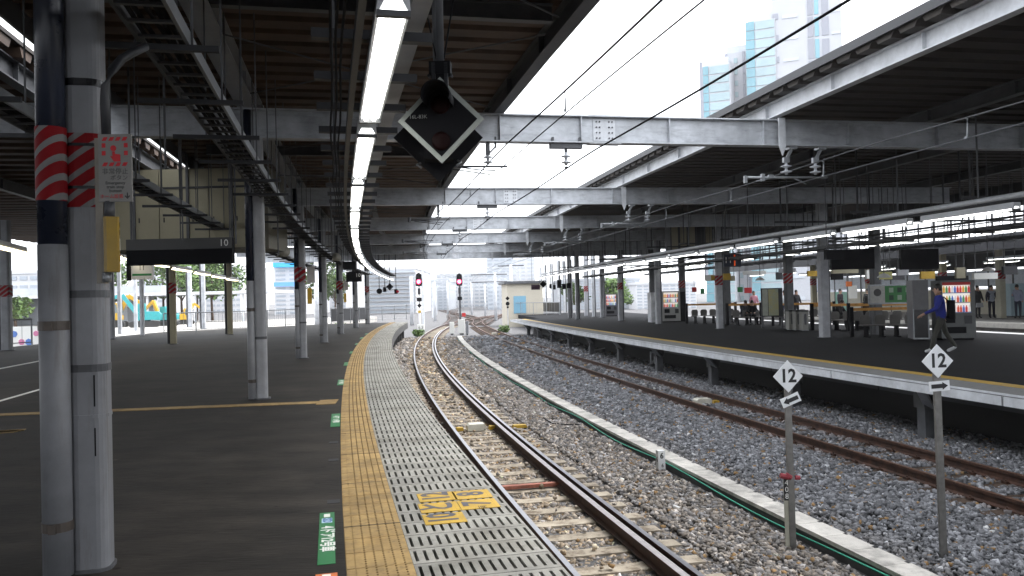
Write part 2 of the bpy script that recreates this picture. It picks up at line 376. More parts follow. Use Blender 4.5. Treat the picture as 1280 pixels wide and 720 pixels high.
for k, (u, v, L) in enumerate(((419.5, 525, 1.2), (426, 478, 1.1), (433, 455, 1.1), (439.5, 440.5, 1.1), (446, 430, 1.1), (452, 422.5, 1.1), (458, 417.5, 1.1))):
    sticker(u, v, .12, L, green, 'small green floor sticker, %s after the lettered one along the yellow line' % ORD[k], [('4ドア', .25, .10), ('11号車', -.1, .10)] if k < 2 else None)
# yellow number tiles on the slotted edge
def num_tile(u, v, w, body, label, small=None):
    p = onz(u, v, .0); r = CL.rz(p.y)
    t = thing('number_plate', label, 'number plate', (p.x, p.y, .0005), r, 'yellow number plates on the slotted edge')
    q = MB(); q.box((0, 0, .0025), (w, .272, .004)); q.build('plate', yel2, t)
    for s_ in (-1, 1): q = MB(); q.box((s_*w*.40, 0, .0047), (.003, .26, .001)); q.build('groove_line', mat('groove', (.42, .27, .05), .7, var=0), t)
    text(body, .30, 'numeral', mat('numeral_grey', (.085, .085, .105), .7, var=.2, scale=20), t, (0, .02, .005), (0, 0, R_(90)), .0004, bold=.009, sx=.85)
    if small: text(small, .075, 'lettering', ink, t, (.02, -.10, .005), (0, 0, R_(90)), .0004)
num_tile(546, 621.5, .30, '12', 'bright yellow plate with the number 12 on the slotted edge')
num_tile(549, 634.5, .30, 'と', 'yellow plate with a kana letter between the plates 12 and 10')
num_tile(555.5, 648.5, .30, '10', 'yellow plate with the number 10, nearest of the plates')
num_tile(590, 618.5, .30, '8', 'yellow plate with the number 8 next to the rail side')
num_tile(598, 630.5, .30, '7', 'yellow plate with the number 7 and a small character', '両')

# ================================================================ TRACKS
RT, RB = -1.10, -1.255
def rail_prof(o, hw=.0325):
    return [(o-.0635, RB), (o-.0635, RB+.012), (o-.012, RB+.03), (o-.010, RT-.045), (o-hw, RT-.037), (o-hw, RT-.0), (o+hw, RT-.0), (o+hw, RT-.037), (o+.010, RT-.045), (o+.012, RB+.03), (o+.0635, RB+.012), (o+.0635, RB)]
def rail(C, o, y0, y1, parent, top, name='rail', hw=.0325, zoff=0):
    q = MB(); q.sweep(C, [(a, b+zoff) for a, b in rail_prof(o, hw)], y0, y1, 1.2); r = q.build(name, rail_side, parent)
    q = MB(); q.sweep(C, [(o-hw+.002, RT+zoff+.0005), (o-hw+.002, RT+zoff+.002), (o+hw-.002, RT+zoff+.002), (o+hw-.002, RT+zoff+.0005)], y0, y1, 1.2); q.build('rail_head', top, r)
    return r
def sleeper_mesh(mt, w=2.0):
    q = MB(); q.prism([(-w/2, -1.40), (w/2, -1.40), (w/2, -1.262), (w/2-.03, -1.257), (.48, -1.257), (.30, -1.275), (-.30, -1.275), (-.48, -1.257), (-w/2+.03, -1.257), (-w/2, -1.262)], -.115, .115)
    return q.mesh('sleeper', mt)
def fasten_mesh():
    q = MB()
    for s_ in (-1, 1):
        for t_ in (-1, 1): q.box((s_*.566+t_*.09, 0, -1.238), (.05, .09, .035)); q.cyl((s_*.566+t_*.085, 0, -1.23), (s_*.566+t_*.085, 0, -1.195), .014, n=6)
    return q.mesh('rail_fastening', rail_side)
slm, slr, fam = sleeper_mesh(sleeper_m), sleeper_mesh(sleeper_r), fasten_mesh()
TO = 1.52                                                   # left track centre, offset from the platform edge
trk = thing('railway_track', 'curving polished track with guard rail beside the near platform', 'track')
rail(CL, TO-.566, -12, 92, trk, rail_top); rail(CL, TO+.566, -12, 92, trk, rail_top)
rail(CL, TO+.566-.145, -12, 70, trk, guard_top, 'guard_rail', .042)
for k, y in enumerate(CL.walk(4.6, 84, .60)):
    o = put(slm, 'sleeper', trk, CL.p(y, TO), CL.rz(y))
    if k < 45: put(fam, 'rail_fastening', o)['kind'] = 'stuff'
trk2 = thing('railway_track', 'rust brown track alongside the far platform on the right', 'track')
rail(CR, -.566, -8, 88, trk2, rail_rusty_top); rail(CR, .566, -8, 88, trk2, rail_rusty_top)
for k, y in enumerate(CR.walk(6, 80, .62)):
    o = put(slr, 'sleeper', trk2, CR.p(y), CR.rz(y))
    if k < 30: put(fam, 'rail_fastening', o)['kind'] = 'stuff'
# red-brown bar across the sleepers
p = CL.p(11.7, TO); q = MB(); q.box((-.05, 0, -1.225), (.95, .10, .05)); tag(q.build('gauge_tie', brownred, None, loc=(p.x, p.y, 0), rz=CL.rz(11.7)), 'red-brown tie bar lying across the near track', 'tie bar')
def beacon(C, off, y, label, s_=1):
    t = thing('track_beacon', label, 'beacon', (*C.p(y, off).xy, -1.255), C.rz(y))
    q = MB(); q.prism([(-.20, .0), (.20, .0), (.20, .10), (.16, .14), (-.16, .14), (-.20, .10)], -.15, .15); q.build('box', mat('beacon_white', (.62, .60, .52), .6, var=.1), t)
    for sx in (-1, 1):
        q = MB(); q.prism([(sx*.36-.09, 0), (sx*.36+.09, 0), (sx*.36+.07, .07), (sx*.36-.07, .07)], -.08, .08); q.build('yellow_block', yel2, t)
    if s_:
        q = MB(); q.prism([(.80, 0), (1.12, 0), (1.10, .06), (.82, .06)], -.08, .08); q.build('yellow_block', yel2, t)
beacon(CL, TO, 17.1, 'white beacon with yellow blocks between the rails of the near track')
beacon(CR, 0, 20.6, 'white beacon with yellow block on the rust brown track', 0)
beacon(CL, TO, 46, 'small yellow beacon far along the near track', 0)
beacon(CR, 0, 62, 'small yellow beacon far along the rust brown track', 0)
# crossing tracks far ahead
def far_track(pts, label):
    t = thing('railway_track', label, 'track'); pts = [Vector((*p_, 0)) for p_ in pts]
    dense = []
    for i in range(len(pts)-1):
        p0 = pts[max(i-1, 0)]; p1 = pts[i]; p2 = pts[i+1]; p3 = pts[min(i+2, len(pts)-1)]
        for k in range(10):
            s_ = k/10; dense.append(.5*((2*p1)+(p2-p0)*s_+(2*p0-5*p1+4*p2-p3)*s_*s_+(3*p1-p0-3*p2+p3)*s_**3))
    dense.append(pts[-1])
    for sd in (-1, 1):
        a = []
        for i, c in enumerate(dense):
            d = (dense[min(i+1, len(dense)-1)]-dense[max(i-1, 0)]).normalized(); nn = Vector((d.y, -d.x, 0)); a.append(c + nn*.566*sd + Vector((0, 0, -1.17)))
        q = MB(); q.tube(a, .07, 4); q.build('rail', rail_side, t)
    q = MB(); acc = 0
    for i in range(len(dense)-1):
        d = dense[i+1]-dense[i]; acc += d.length
        if acc > 1.2:
            acc = 0; q.box((dense[i].x, dense[i].y, -1.29), (2.0, .24, .06), math.atan2(-d.x, d.y))
    q.build('sleeper_row', sleeper_r, t)['kind'] = 'stuff'
eL = CL.p(90, TO); eR = CR.p(86, 0)
far_track([eL.xy, (eL.x+1.2, 108), (eL.x+5, 128), (eL.x+10, 150), (eL.x+18, 200)], 'crossing track that continues the near curve to the right')
far_track([eR.xy, (eR.x-.8, 104), (eR.x-3.0, 125), (eR.x-7, 150), (eR.x-14, 200)], 'crossing track that continues the rust brown track to the left')
far_track([(eL.x-.2, 84), (eL.x-1.5, 110), (eL.x-4, 140), (eL.x-8, 200)], 'branching track running straight on behind the left signal')
far_track([(eR.x+.4, 84), (eR.x+1.2, 110), (eR.x+3, 140), (eR.x+6, 200)], 'branching track running straight on behind the right signal')

# ---------------------------------------------------------------- cable trough
tr = thing('cable_trough', 'pale concrete cable trough running between the two tracks', 'trough')
q = MB(); q.sweep(CT, [(-.30, -1.5), (-.30, -1.17), (0, -1.17), (0, -1.5)], -6, 58); q.build('channel', conc_d, tr)
q = MB(); q.box((-.15, .25, -1.145), (.32, .494, .046)); lid = q.mesh('lid', conc)
q = MB(); q.box((-.01, .02, -1.121), (.03, .06, .002)); notch = q.mesh('lid_notch', ink)
for k, y in enumerate(CT.walk(5.5, 58, .50)):
    o = put(lid, 'lid', tr, CT.p(y), CT.rz(y)+RNG.normal(0, .004))
    if k < 40: put(notch, 'lid_notch', o)
q = MB(); pts = []
for y in np.linspace(4, 57, 110):
    pts.append(CT.p(y, -.325-.03*abs(math.sin(y*.7)), -1.20+.03*math.sin(y*1.1)))
q.tube(pts, .011, 6); tag(q.build('cable', green_c, None, True), 'thin green cable hugging the left side of the concrete trough', 'cable')
for k, (a, lab) in enumerate((([(722, 504), (735, 507), (745, 505), (758, 497), (762, 491)], 'dark cable loop lying on the ballast right of the trough'), ([(680, 523), (690, 529), (712, 531), (728, 530)], 'dark cable lying on the ballast left of the trough'))):
    q = MB(); q.tube([onz(u, v, -1.22) for u, v in a], .012, 6); tag(q.build('cable', black, None, True), lab, 'cable')

# ---------------------------------------------------------------- ballast stones
def stones():
    V, Fc, Cc = [], [], []
    cube = np.array([(x, y, z) for z in (-1, 1) for y in (-1, 1) for x in (-1, 1)], float)
    quad = np.array([(0, 2, 3, 1), (4, 5, 7, 6), (0, 1, 5, 4), (2, 6, 7, 3), (0, 4, 6, 2), (1, 3, 7, 5)])
    pos, siz = [], []
    for y0, y1, sz, dens in ((5.5, 10, .024, 780), (10, 15, .027, 620), (15, 21, .033, 420), (21, 29, .043, 240), (29, 40, .06, 120), (40, 58, .09, 50)):
        xa = CL.x(y1) - .2; xb = CR.x(y0) + RO + 1.8
        N = int((xb-xa)*(y1-y0)*dens); x = RNG.uniform(xa, xb, N); y = RNG.uniform(y0, y1, N)
        ex = CL.a*y*y + CL.b*y + CL.c; tl = x-ex
        ct = CT.a*y*y+CT.b*y+CT.c; rx = CR.a*y*y+CR.b*y+CR.c
        keep = (tl > -.35) & (x < rx+RO+1.6) & ~((x > ct-.42) & (x < ct+.10))
        for o in (TO-.566, TO+.566, TO+.42): keep &= np.abs(tl*.975-o) > .075
        for o in (-.566, .566): keep &= np.abs((x-rx)*.98-o) > .075
        # keep only what the frame can see
        u = 640+F*x/y; keep &= (u < 1420) & (u > 380)
        x, y = x[keep], y[keep]
        pos.append(np.stack([x, y], 1)); siz.append(np.full(len(x), sz))
    pos = np.concatenate(pos); siz = np.concatenate(siz)*RNG.uniform(.6, 1.25, len(pos)); N = len(pos)
    x, y = pos[:, 0], pos[:, 1]
    # on the sleepers: fewer stones
    tl = (x-(CL.a*y*y+CL.b*y+CL.c))*.975-TO; tr_ = (x-(CR.a*y*y+CR.b*y+CR.c))*.98
    on = np.zeros(N, bool)
    for C, off, w, s0, st, y1 in ((CL, TO, 1.0, 4.6, .60, 60), (CR, 0, 1.0, 6, .62, 60)):
        cs = [(C.p(t, off), C.rz(t)) for t in C.walk(s0, y1, st)]
        cx = np.array([c.x for c, r in cs]); cyy = np.array([c.y for c, r in cs]); rr = np.array([r for c, r in cs])
        lo = np.searchsorted(cyy, y); 
        for d in (-2, -1, 0, 1):
            i_ = np.clip(lo+d, 0, len(cs)-1); dx = x-cx[i_]; dy = y-cyy[i_]; c_, s_ = np.cos(rr[i_]), np.sin(rr[i_])
            lx = c_*dx+s_*dy; ly = -s_*dx+c_*dy
            on |= (np.abs(lx) < w-.12) & (np.abs(ly) < .112)
    keep = ~on | (RNG.random(N) < .015)
    pos, siz, tl, on = pos[keep], siz[keep], tl[keep], on[keep]; N = len(pos); x, y = pos.T
    z = -1.30 + siz*.55 + RNG.uniform(0, 1, N)*.028
    mound = np.clip((x-(CT.a*y*y+CT.b*y+CT.c))/1.2, 0, 1)*np.clip(((CR.a*y*y+CR.b*y+CR.c)-1.0-x)/.8, 0, 1)
    z += mound*.04 + np.where(on, .035, 0) - np.where((np.abs(tl) < 1.15) & ~on, .040, 0)
    v = cube[None]*np.array([1, .8, .62])*RNG.uniform(.65, 1.35, (N, 1, 3)) + RNG.uniform(-.42, .42, (N, 8, 3))
    a, b, c = RNG.uniform(0, 6.28, N), RNG.normal(0, .45, N), RNG.normal(0, .45, N)
    ca, sa, cb, sb, cc, sc_ = np.cos(a), np.sin(a), np.cos(b), np.sin(b), np.cos(c), np.sin(c)
    one = np.ones(N); zero = np.zeros(N)
    Rz = np.stack([np.stack([ca, -sa, zero], 1), np.stack([sa, ca, zero], 1), np.stack([zero, zero, one], 1)], 1)
    Ry = np.stack([np.stack([cb, zero, sb], 1), np.stack([zero, one, zero], 1), np.stack([-sb, zero, cb], 1)], 1)
    Rx = np.stack([np.stack([one, zero, zero], 1), np.stack([zero, cc, -sc_], 1), np.stack([zero, sc_, cc], 1)], 1)
    M = Rz @ Ry @ Rx
    v = np.einsum('nij,nkj->nki', M, v*siz[:, None, None]) + np.stack([x, y, z], 1)[:, None]
    f = (quad[None] + (np.arange(N)*8)[:, None, None]).reshape(-1, 4)
    warm = np.clip(1-(x-(CT.a*y*y+CT.b*y+CT.c)+.6)/1.4, 0, 1)*.55
    warm = np.where(np.abs(tl) < .9, 1.0, warm)*RNG.uniform(.2, 1.2, N).clip(0, 1)
    gcol = np.array([.185, .188, .200]); wcol = np.array([.265, .208, .145])
    colr = (gcol*(1-warm[:, None])+wcol*warm[:, None])*RNG.lognormal(0, .42, (N, 1))
    rr_ = np.minimum(np.abs(np.abs((x-(CR.a*y*y+CR.b*y+CR.c))*.98)-.566), 1); nr = np.clip(1-rr_/.22, 0, 1)[:, None]*.75
    colr = colr*(1-nr) + colr*nr*np.array([.95, .62, .42])
    rust = RNG.random(N) < .035; colr[rust] = np.array([.30, .19, .09])*RNG.uniform(.6, 1.2, (rust.sum(), 1))
    colr = np.clip(colr, .02, .62)
    me = bpy.data.meshes.new('ballast_stones'); me.vertices.add(N*8); me.vertices.foreach_set('co', v.reshape(-1))
    me.loops.add(len(f)*4); me.loops.foreach_set('vertex_index', f.reshape(-1).astype(np.int32))
    me.polygons.add(len(f)); me.polygons.foreach_set('loop_start', np.arange(0, len(f)*4, 4, dtype=np.int32)); me.polygons.foreach_set('loop_total', np.full(len(f), 4, dtype=np.int32))
    me.update(calc_edges=True)
    at_ = me.color_attributes.new('stone', 'FLOAT_COLOR', 'POINT')
    rgba = np.ones((N, 8, 4)); rgba[..., :3] = colr[:, None]; at_.data.foreach_set('color', rgba.reshape(-1))
    mt = bpy.data.materials.new('ballast_stone'); mt.use_nodes = True; nt = mt.node_tree; b = nt.nodes['Principled BSDF']; b.inputs['Roughness'].default_value = .85; b.inputs['Specular IOR Level'].default_value = .3
    an = nt.nodes.new('ShaderNodeVertexColor'); an.layer_name = 'stone'; nt.links.new(an.outputs[0], b.inputs['Base Color'])
    me.materials.append(mt)
    o = put(me, 'ballast_stones'); struct(o, 'stuff'); o['label'] = 'grey and tan crushed stone between the two platforms'; o['category'] = 'ballast'
    return N
print('stones', stones())

# ================================================================ RIGHT PLATFORM
RW = 13.0
m = MB(); m.sweep(CR, [(RO+1.0, ZR), (RO+RW-.6, ZR), (RO+RW-.6, ZR-.35), (RO+1.0, ZR-.35)], -46, 62, 1.0); m.sweep(CR, [(RO+2.2, ZR-.002), (RO+RW-.6, ZR-.002), (RO+RW-.6, ZR-.35), (RO+2.2, ZR-.35)], 61.9, 80, 1.0); plat_r = struct(m.build('platform_floor', asphalt_r))
q = MB(); q.sweep(CR, [(RO, ZR+.002), (RO+.715, ZR+.002), (RO+.715, ZR-.1), (RO, ZR-.1)], -6, 62); q.build('edge_strip', mat('edge_grey', (.19,.19,.19), .8, var=.12, scale=8), plat_r)
q = MB(); q.sweep(CR, [(RO+.72, ZR+.006), (RO+1.02, ZR+.006), (RO+1.02, ZR-.1), (RO+.72, ZR-.1)], -6, 62); q.build('tactile_strip', yel2, plat_r)
q = MB(); q.sweep(CR, [(RO+RW-.6, ZR+.002), (RO+RW, ZR+.002), (RO+RW, ZR-.3), (RO+RW-.6, ZR-.3)], -6, 62); q.build('edge_strip', mat('edge_pale', (.45, .46, .47), .8, var=.12, scale=8), plat_r)
q = MB(); q.sweep(CR, [(RO-.03, ZR), (RO-.005, ZR), (RO-.005, ZR-.035), (RO-.03, ZR-.035)], -6, 62); q.build('edge_lip', steel_w, plat_r)
y = 6.0; seg = 4.7
for y in CR.walk(3.3, 60, seg):
    q = MB(); y2 = y+seg*CR.tan(y)[1]-.04
    q.sweep(CR, [(RO-.035, ZR-.05), (RO-.006, ZR-.05), (RO-.006, ZR-.20), (RO-.035, ZR-.20)], y, y2); q.build('fascia_board', steel_w, plat_r)
    q = MB(); q.sweep(CR, [(RO+1.1, ZR-.35), (RO+1.3, ZR-.35), (RO+1.3, ZR-.5), (RO+1.1, ZR-.5)], y, y2); q.build('support_beam', steel_d, plat_r)
for y in CR.walk(5.6, 60, 4.7):
    q = MB(); q.box((.2, 0, -.98), (.22, .22, .62)); q.build('support_post', steel_m, plat_r, loc=CR.p(y, RO+.25), rz=CR.rz(y))
    q = MB(); q.box((.2, 0, -.55), (.30, .30, .26)); q.build('post_head', conc_d, plat_r, loc=CR.p(y, RO+.25), rz=CR.rz(y))
for k, y in enumerate(CR.walk(5.2, 58, 4.7)):
    q = MB(); q.bar(CR.p(y, RO+.05, ZR-.2), CR.p(y+.3, RO+.45, ZR-.55), .16, .05); q.build('edge_brace', steel, plat_r)
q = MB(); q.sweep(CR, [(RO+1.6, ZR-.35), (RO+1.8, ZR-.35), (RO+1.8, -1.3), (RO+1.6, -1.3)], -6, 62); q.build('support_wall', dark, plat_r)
# small white stand under the platform edge
p = onz(820, 457, -1.28); t = thing('bracket_stand', 'small white steel bracket stand on the ballast under the platform edge', 'bracket', p, .4)
q = MB(); q.box((-.22, 0, .28), (.06, .06, .56)); q.box((0, 0, .54), (.5, .06, .06)); q.bar((.2, 0, .5), (-.2, 0, .1), .05, .05); q.box((-.05, 0, .3), (.06, .06, .44)); q.build('frame', steel_w, t)
p = onz(748, 440, -1.25); q = MB(); q.bar((-.6, 0, .03), (.6, .1, .22), .05, .05); q.bar((.6, .1, .22), (.6, .12, 0), .05, .05); tag(q.build('leaning_bar', steel_w, None, loc=p), 'thin pale steel bar leaning on the ballast by the right platform', 'bar')

# ================================================================ ROOF OF THE NEAR PLATFORM
ZD = 5.18
def roof(C, o0, o1, y0, y1, label, md, mr, ribw=.30, pitch=.5, z=ZD):
    t = thing('platform_roof', label, 'roof')
    q = MB(); q.sweep(C, [(o0, z+.14), (o1, z+.14), (o1, z+.2), (o0, z+.2)], -46, y1); q.build('deck', md, t)
    w = o1-o0-.06; c = (o0+o1)/2
    q = MB(); q.prism([(-ribw*.5, 0), (ribw*.5, 0), (ribw*.78, .138), (-ribw*.78, .138)], -w/2, w/2)
    me = q.mesh('roof_rib', mr)
    for y in C.walk(y0+.3, y1-.3, pitch): put(me, 'roof_rib', t, C.p(y, c, z), C.rz(y)+R_(90))
    return t
YR = 57.0
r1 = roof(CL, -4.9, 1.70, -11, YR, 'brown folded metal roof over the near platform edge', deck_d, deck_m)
def ibeam(q, p0, p1, h, w=.2, tf=.022, tw=.016):             # p0,p1 on the top line
    p0, p1 = Vector(p0), Vector(p1); z = Vector((0, 0, 1))
    q.bar(p0-z*tf/2, p1-z*tf/2, w, tf); q.bar(p0-z*(h-tf/2), p1-z*(h-tf/2), w, tf); q.bar(p0-z*h/2, p1-z*h/2, tw, h-2*tf-.002)
def girder(C, off, y0, y1, ztop, h, parent, mt, name='eave_girder', step=3.0, w=.18):
    q = MB(); tf = .02
    for a, b, c_, d in ((off-w/2, off+w/2, ztop-tf, ztop), (off-w/2, off+w/2, ztop-h, ztop-h+tf), (off-.008, off+.008, ztop-h+tf+.001, ztop-tf-.001)):
        q.sweep(C, [(a, c_), (a, d), (b, d), (b, c_)], y0, y1, step)
    g_ = q.build(name, mt, parent)
    q = MB(); q.box((0, 0, ztop-h/2), (w*.92, .014, h-2*tf-.004)); me = q.mesh('stiffener', mt)
    for y in C.walk(y0+.2, y1, 2.2): put(me, 'stiffener', g_, C.p(y, off), C.rz(y))
girder(CL, 1.58, -11, YR, ZD, .31, r1, steel_m)
girder(CL, -.55, -11, YR, ZD, .20, r1, steel_m, 'purlin')
girder(CL, -2.70, -11, YR, ZD, .31, r1, steel, 'purlin', w=.30)
q = MB(); q.sweep(CL, [(1.68, ZD+.05), (1.72, ZD+.05), (1.72, ZD+.26), (1.68, ZD+.26)], -11, YR); q.build('eave_board', steel_m, r1)
q = MB(); q.sweep(CL, [(-4.93, ZD-.25), (-4.89, ZD-.25), (-4.89, ZD+.26), (-4.93, ZD+.26)], -11, YR); q.build('eave_board', steel_m, r1)
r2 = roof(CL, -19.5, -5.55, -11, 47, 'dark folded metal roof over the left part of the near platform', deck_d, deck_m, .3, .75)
girder(CL, -5.8, -11, 47, ZD, .31, r2, steel_m)
girder(CL, -10.5, -11, 47, ZD, .31, r2, steel_m, 'purlin')
r4 = roof(CL, -40, -23.5, -11, 34, 'dark roof of the next platform at the far left edge', deck_d, deck_m, .3, 1.5, 4.7)
for k, y in enumerate((12, 22, 32)):
    q = MB(); q.slab([(-.15, -.15), (.15, -.15), (.15, .15), (-.15, .15)], -1.3, 4.84); q.build('post', steel_m, r4, loc=CL.p(y, -27))
# right roof
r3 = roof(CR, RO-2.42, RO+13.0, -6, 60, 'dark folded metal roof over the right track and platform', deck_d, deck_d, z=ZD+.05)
girder(CR, RO-2.1, -6, 60, ZD+.05, .30, r3, steel_w, w=.16)
girder(CR, RO+1.5, -6, 60, ZD+.05, .26, r3, steel_m, 'purlin')
girder(CR, RO+4.6, -6, 60, ZD+.05, .26, r3, steel_m, 'purlin')
girder(CR, RO+8.9, -6, 60, ZD+.05, .26, r3, steel_m, 'purlin')
q = MB(); q.sweep(CR, [(RO-2.46, ZD+.13), (RO-2.42, ZD+.13), (RO-2.42, ZD+.27), (RO-2.46, ZD+.27)], -6, 60); q.build('eave_board', steel_d, r3)
q = MB(); q.sweep(CR, [(RO+12.9, 4.4), (RO+12.95, 4.4), (RO+12.95, ZD+.2), (RO+12.9, ZD+.2)], -6, 60); q.build('eave_board', steel_d, r3)

# ---------------------------------------------------------------- portal beams
COLS = [5.05, 13.95, 23.35, 31.7, 39.7, 48.2, 55.5]
BEAM_END = []
for k, yc in enumerate([-4.4]+COLS):
    a = CL.p(yc, -9.5, 4.87); nx, ny = CL.tan(yc)[1], -CL.tan(yc)[0]; d = Vector((nx, ny, 0))
    L = 5.0
    while True:
        e = a + d*L
        if e.x - CR.x(e.y) > (RO+9.1)*1.02 or L > 60: break
        L += .05
    BEAM_END.append(e.copy())
    lab = 'steel portal beam spanning the tracks, %s' % ('out of frame behind the camera' if k == 0 else 'just overhead of the camera' if k == 1 else 'nearest of those crossing the sky gap' if k == 2 else ORD[k-2]+' from the front across the sky gap')
    t = thing('portal_beam', lab, 'beam', group='portal beams across the tracks')
    # split into dark inner part under the roofs and paler middle: same paint, one beam
    q = MB(); ibeam(q, a, e, .50, .22); b_ = q.build('beam', beam_m, t)
    c0 = CL.p(yc, 1.5).x
    def st(dist, w=.2): 
        q = MB(); c = a + d*dist; q.box((c.x, c.y, c.z-.25), (.016, w, .45), math.atan2(d.y, d.x)); q.build('stiffener', beam_m, t)
    for dist in (11.1, 12.6, 14.3, 16.2, 18.0, 20.0, 22.0):
        if dist < L: st(dist)
    # splice plate with bolts
    c = a + d*13.05
    if L > 14:
        q = MB()
        for s_ in (-1, 1):
            cc = c + Vector((-d.y, d.x, 0))*s_*.018; q.box((cc.x, cc.y, cc.z-.25), (.42, .014, .40), math.atan2(d.y, d.x))
        q.box((c.x, c.y, c.z+.008), (.6, .2, .014), math.atan2(d.y, d.x)); q.box((c.x, c.y, c.z-.508), (.6, .2, .014), math.atan2(d.y, d.x))
        pl = q.build('splice_plate', steel_w, t)
        q = MB(); f_ = Vector((d.y, -d.x, 0))
        for ix in (-.15, -.09, .09, .15):
            for iz in (-.1, -.2, -.3, -.4):
                cc = c + d*ix + Vector((0, 0, iz)); q.cyl(cc+f_*.02, cc+f_*.045, .014, n=6)
        q.build('bolt_heads', steel_d, pl)['kind'] = 'stuff'
    # pointed hanger plate below the right end of the open span
    hp = None
    for j in range(int(L/.05)):
        e2 = a + d*(j*.05)
        if (e2.x-CR.x(e2.y))*.98 > RO-2.1: hp = e2; break
    if hp is not None:
        q = MB(); q.prism([(-.07, .02), (.07, .02), (.07, -.52), (0, -.70), (-.07, -.52)], -.155, -.125); q.build('hanger_plate', steel_w, t, loc=(hp.x, hp.y, 4.87), rz=math.atan2(d.y, d.x))

# ---------------------------------------------------------------- columns of the near platform
def rounded(w, r, n=4):
    P = []
    for cx_, cy_, a0 in ((1, 1, 0), (-1, 1, 90), (-1, -1, 180), (1, -1, 270)):
        for k in range(n+1):
            a_ = R_(a0+90*k/n); P.append((cx_*(w/2-r)+r*math.cos(a_), cy_*(w/2-r)+r*math.sin(a_)))
    return P
CN = ['nearest the camera at the left edge', 'second from the camera left of the yellow line', 'third from the camera', 'fourth from the camera', 'fifth from the camera', 'sixth from the camera', 'seventh, at the far end']
for k, yc in enumerate(COLS):
    pc = CL.p(yc, -2.56); 
    if k == 0: pc = onz(113, 712, 0); pc.y += .04
    rz = CL.rz(yc)
    t = thing('roof_column', 'grey steel roof column with drainpipe, %s' % CN[k], 'column', pc, rz, 'columns along the near platform')
    w = .212 if k == 0 else .19
    q = MB(); q.slab(rounded(w, .06), .02, 4.366); c_ = q.build('post', colm if k == 0 else mat('column_far_lit', (.29, .295, .31), .45, var=.12, scale=4), t)  # nearest column a darker copy, far ones paler: light put into the colour
    q = MB(); q.slab(rounded(w+(.03 if k == 0 else .08), .08), .0, .02); q.build('base_plate', steel_m, t)
    for z in (.93, 1.21, 1.66, 2.95) if k == 0 else (1.0,):
        q = MB(); q.slab(rounded(w+.012, .075), z, z+(.02 if z == .93 else .045)); q.build('band', colm if z == .93 else black_g if z > 2 else steel_m, t)
    px, py = (-.158, -.13) if k == 0 else (-.15, -.04)
    r_ = .083 if k == 0 else .066
    q = MB(); q.cyl((px, py, .01), (px, py, 1.98), r_, n=20); q.build('drainpipe', pipe_l if k == 0 else mat('pipe_far_lit', (.30, .305, .32), .5, var=.1, scale=4), t, True)  # far pipes use a paler copy with the brighter light in its colour
    q = MB(); q.cyl((px, py, 1.981), (px, py, 5.0), r_*.97, n=20); q.build('drainpipe_upper', pipe_u, t, True)
    for z in (.28, 1.47):
        q = MB(); q.cyl((px, py, z), (px, py, z+.055), r_*1.05, n=20); q.bb(px-.02, px+.02, py-r_*1.3, py-r_*.9, z, z+.055); q.build('pipe_clip', mat('clip_brown', (.09, .075, .065), .5, .3, var=.2, scale=9), t)
    if k == 0:
        for z0, z1 in ((1.0, 1.19), (.70, .87)): q = MB(); q.bb(.045, .053, -w/2-.002, -w/2+.002, z0, z1); q.build('slot', black, t)
    if k in (0, 2, 4, 6):
        z0, z1 = (2.24, 2.68) if k == 0 else (2.2, 2.62)
        hm = haz if k == 0 else haz2
        q = MB(); q.slab(rounded(w+.02, .08), z0-.03, z1-.02); q.build('hazard_wrap', hm, t)
        q = MB(); q.cyl((px, py, z0), (px, py, z1), r_*1.04, n=20, caps=False); q.build('hazard_wrap', hm, t, True)
        for z in (z0+.08, z1-.10):
            q = MB(); q.slab(rounded(w+.03, .085), z, z+.018); q.build('hazard_strap', black_g, t)
    # cable sign / box on some columns
    if k in (2, 4):
        q = MB(); q.bb(.14, .36, -.06, -.03, 2.15, 2.62); tag(put(q.mesh('notice_board', mat('board_pale', (.42, .40, .38), .5, var=.1)), 'notice_board', None, pc, rz), 'pale notice board fixed to the %s column' % ORD[k], 'board')
        q = MB(); q.bb(.14, .26, -.08, .04, 1.55, 2.0); tag(put(q.mesh('button_box', yel2), 'button_box', None, pc, rz), 'yellow emergency box on the %s column' % ORD[k], 'emergency box')
# brackets of the first column that carry the sign: part of the button unit
pc0 = onz(113, 712, 0); pc0.y += .14; yb = 4.72
sg = thing('emergency_sign', 'white emergency stop button sign with red striped border by the nearest column', 'sign', at(144.5, 210, yb), R_(3))
w_, h_ = .192, .40
q = MB(); q.box((0, 0, 0), (w_, .012, h_)); q.build('board', mat('sign_white', (.22, .215, .205), .5, var=.06), sg)
q = MB(); n_ = 4; bw = .150; top = h_/2-.018
def para(q, x, z, w, h, s): q.add([(x, -.0075, z), (x+w, -.0075, z), (x+w+s, -.0075, z+h), (x+s, -.0075, z+h)], [(0, 1, 2, 3)])
for j in range(4):
    for z in (top-.022, top-.172): para(q, -bw/2+j*.038, z, .024, .022, .012)
    if j < 2:
        for x in (-bw/2, bw/2-.022): para(q, x, top-.062-j*.046, .022, .026, 0.0); 
    if 0 < j < 4:
        pass
q.build('striped_border', ink_r, sg)
q = MB(); q.cyl((-.008, -.0066, top-.066), (-.008, -.0085, top-.066), .017, n=16); q.build('finger_icon', ink_r, sg)
q = MB(); q.prism([(-.014, top-.085), (.0, top-.085), (.002, top-.10), (.032, top-.104), (.032, top-.145), (-.005, top-.145), (-.028, top-.11), (-.014, top-.115)], -.0085, -.0066); q.build('hand_icon', ink_r, sg)
dk = mat('print_grey', (.07, .07, .07), .6, var=0)
text('非常停止', .038, 'lettering', dk, sg, (0, -.0075, top-.205), UP_FACE, .0004)
text('ボタン', .034, 'lettering', dk, sg, (.022, -.0075, top-.243), UP_FACE, .0004)
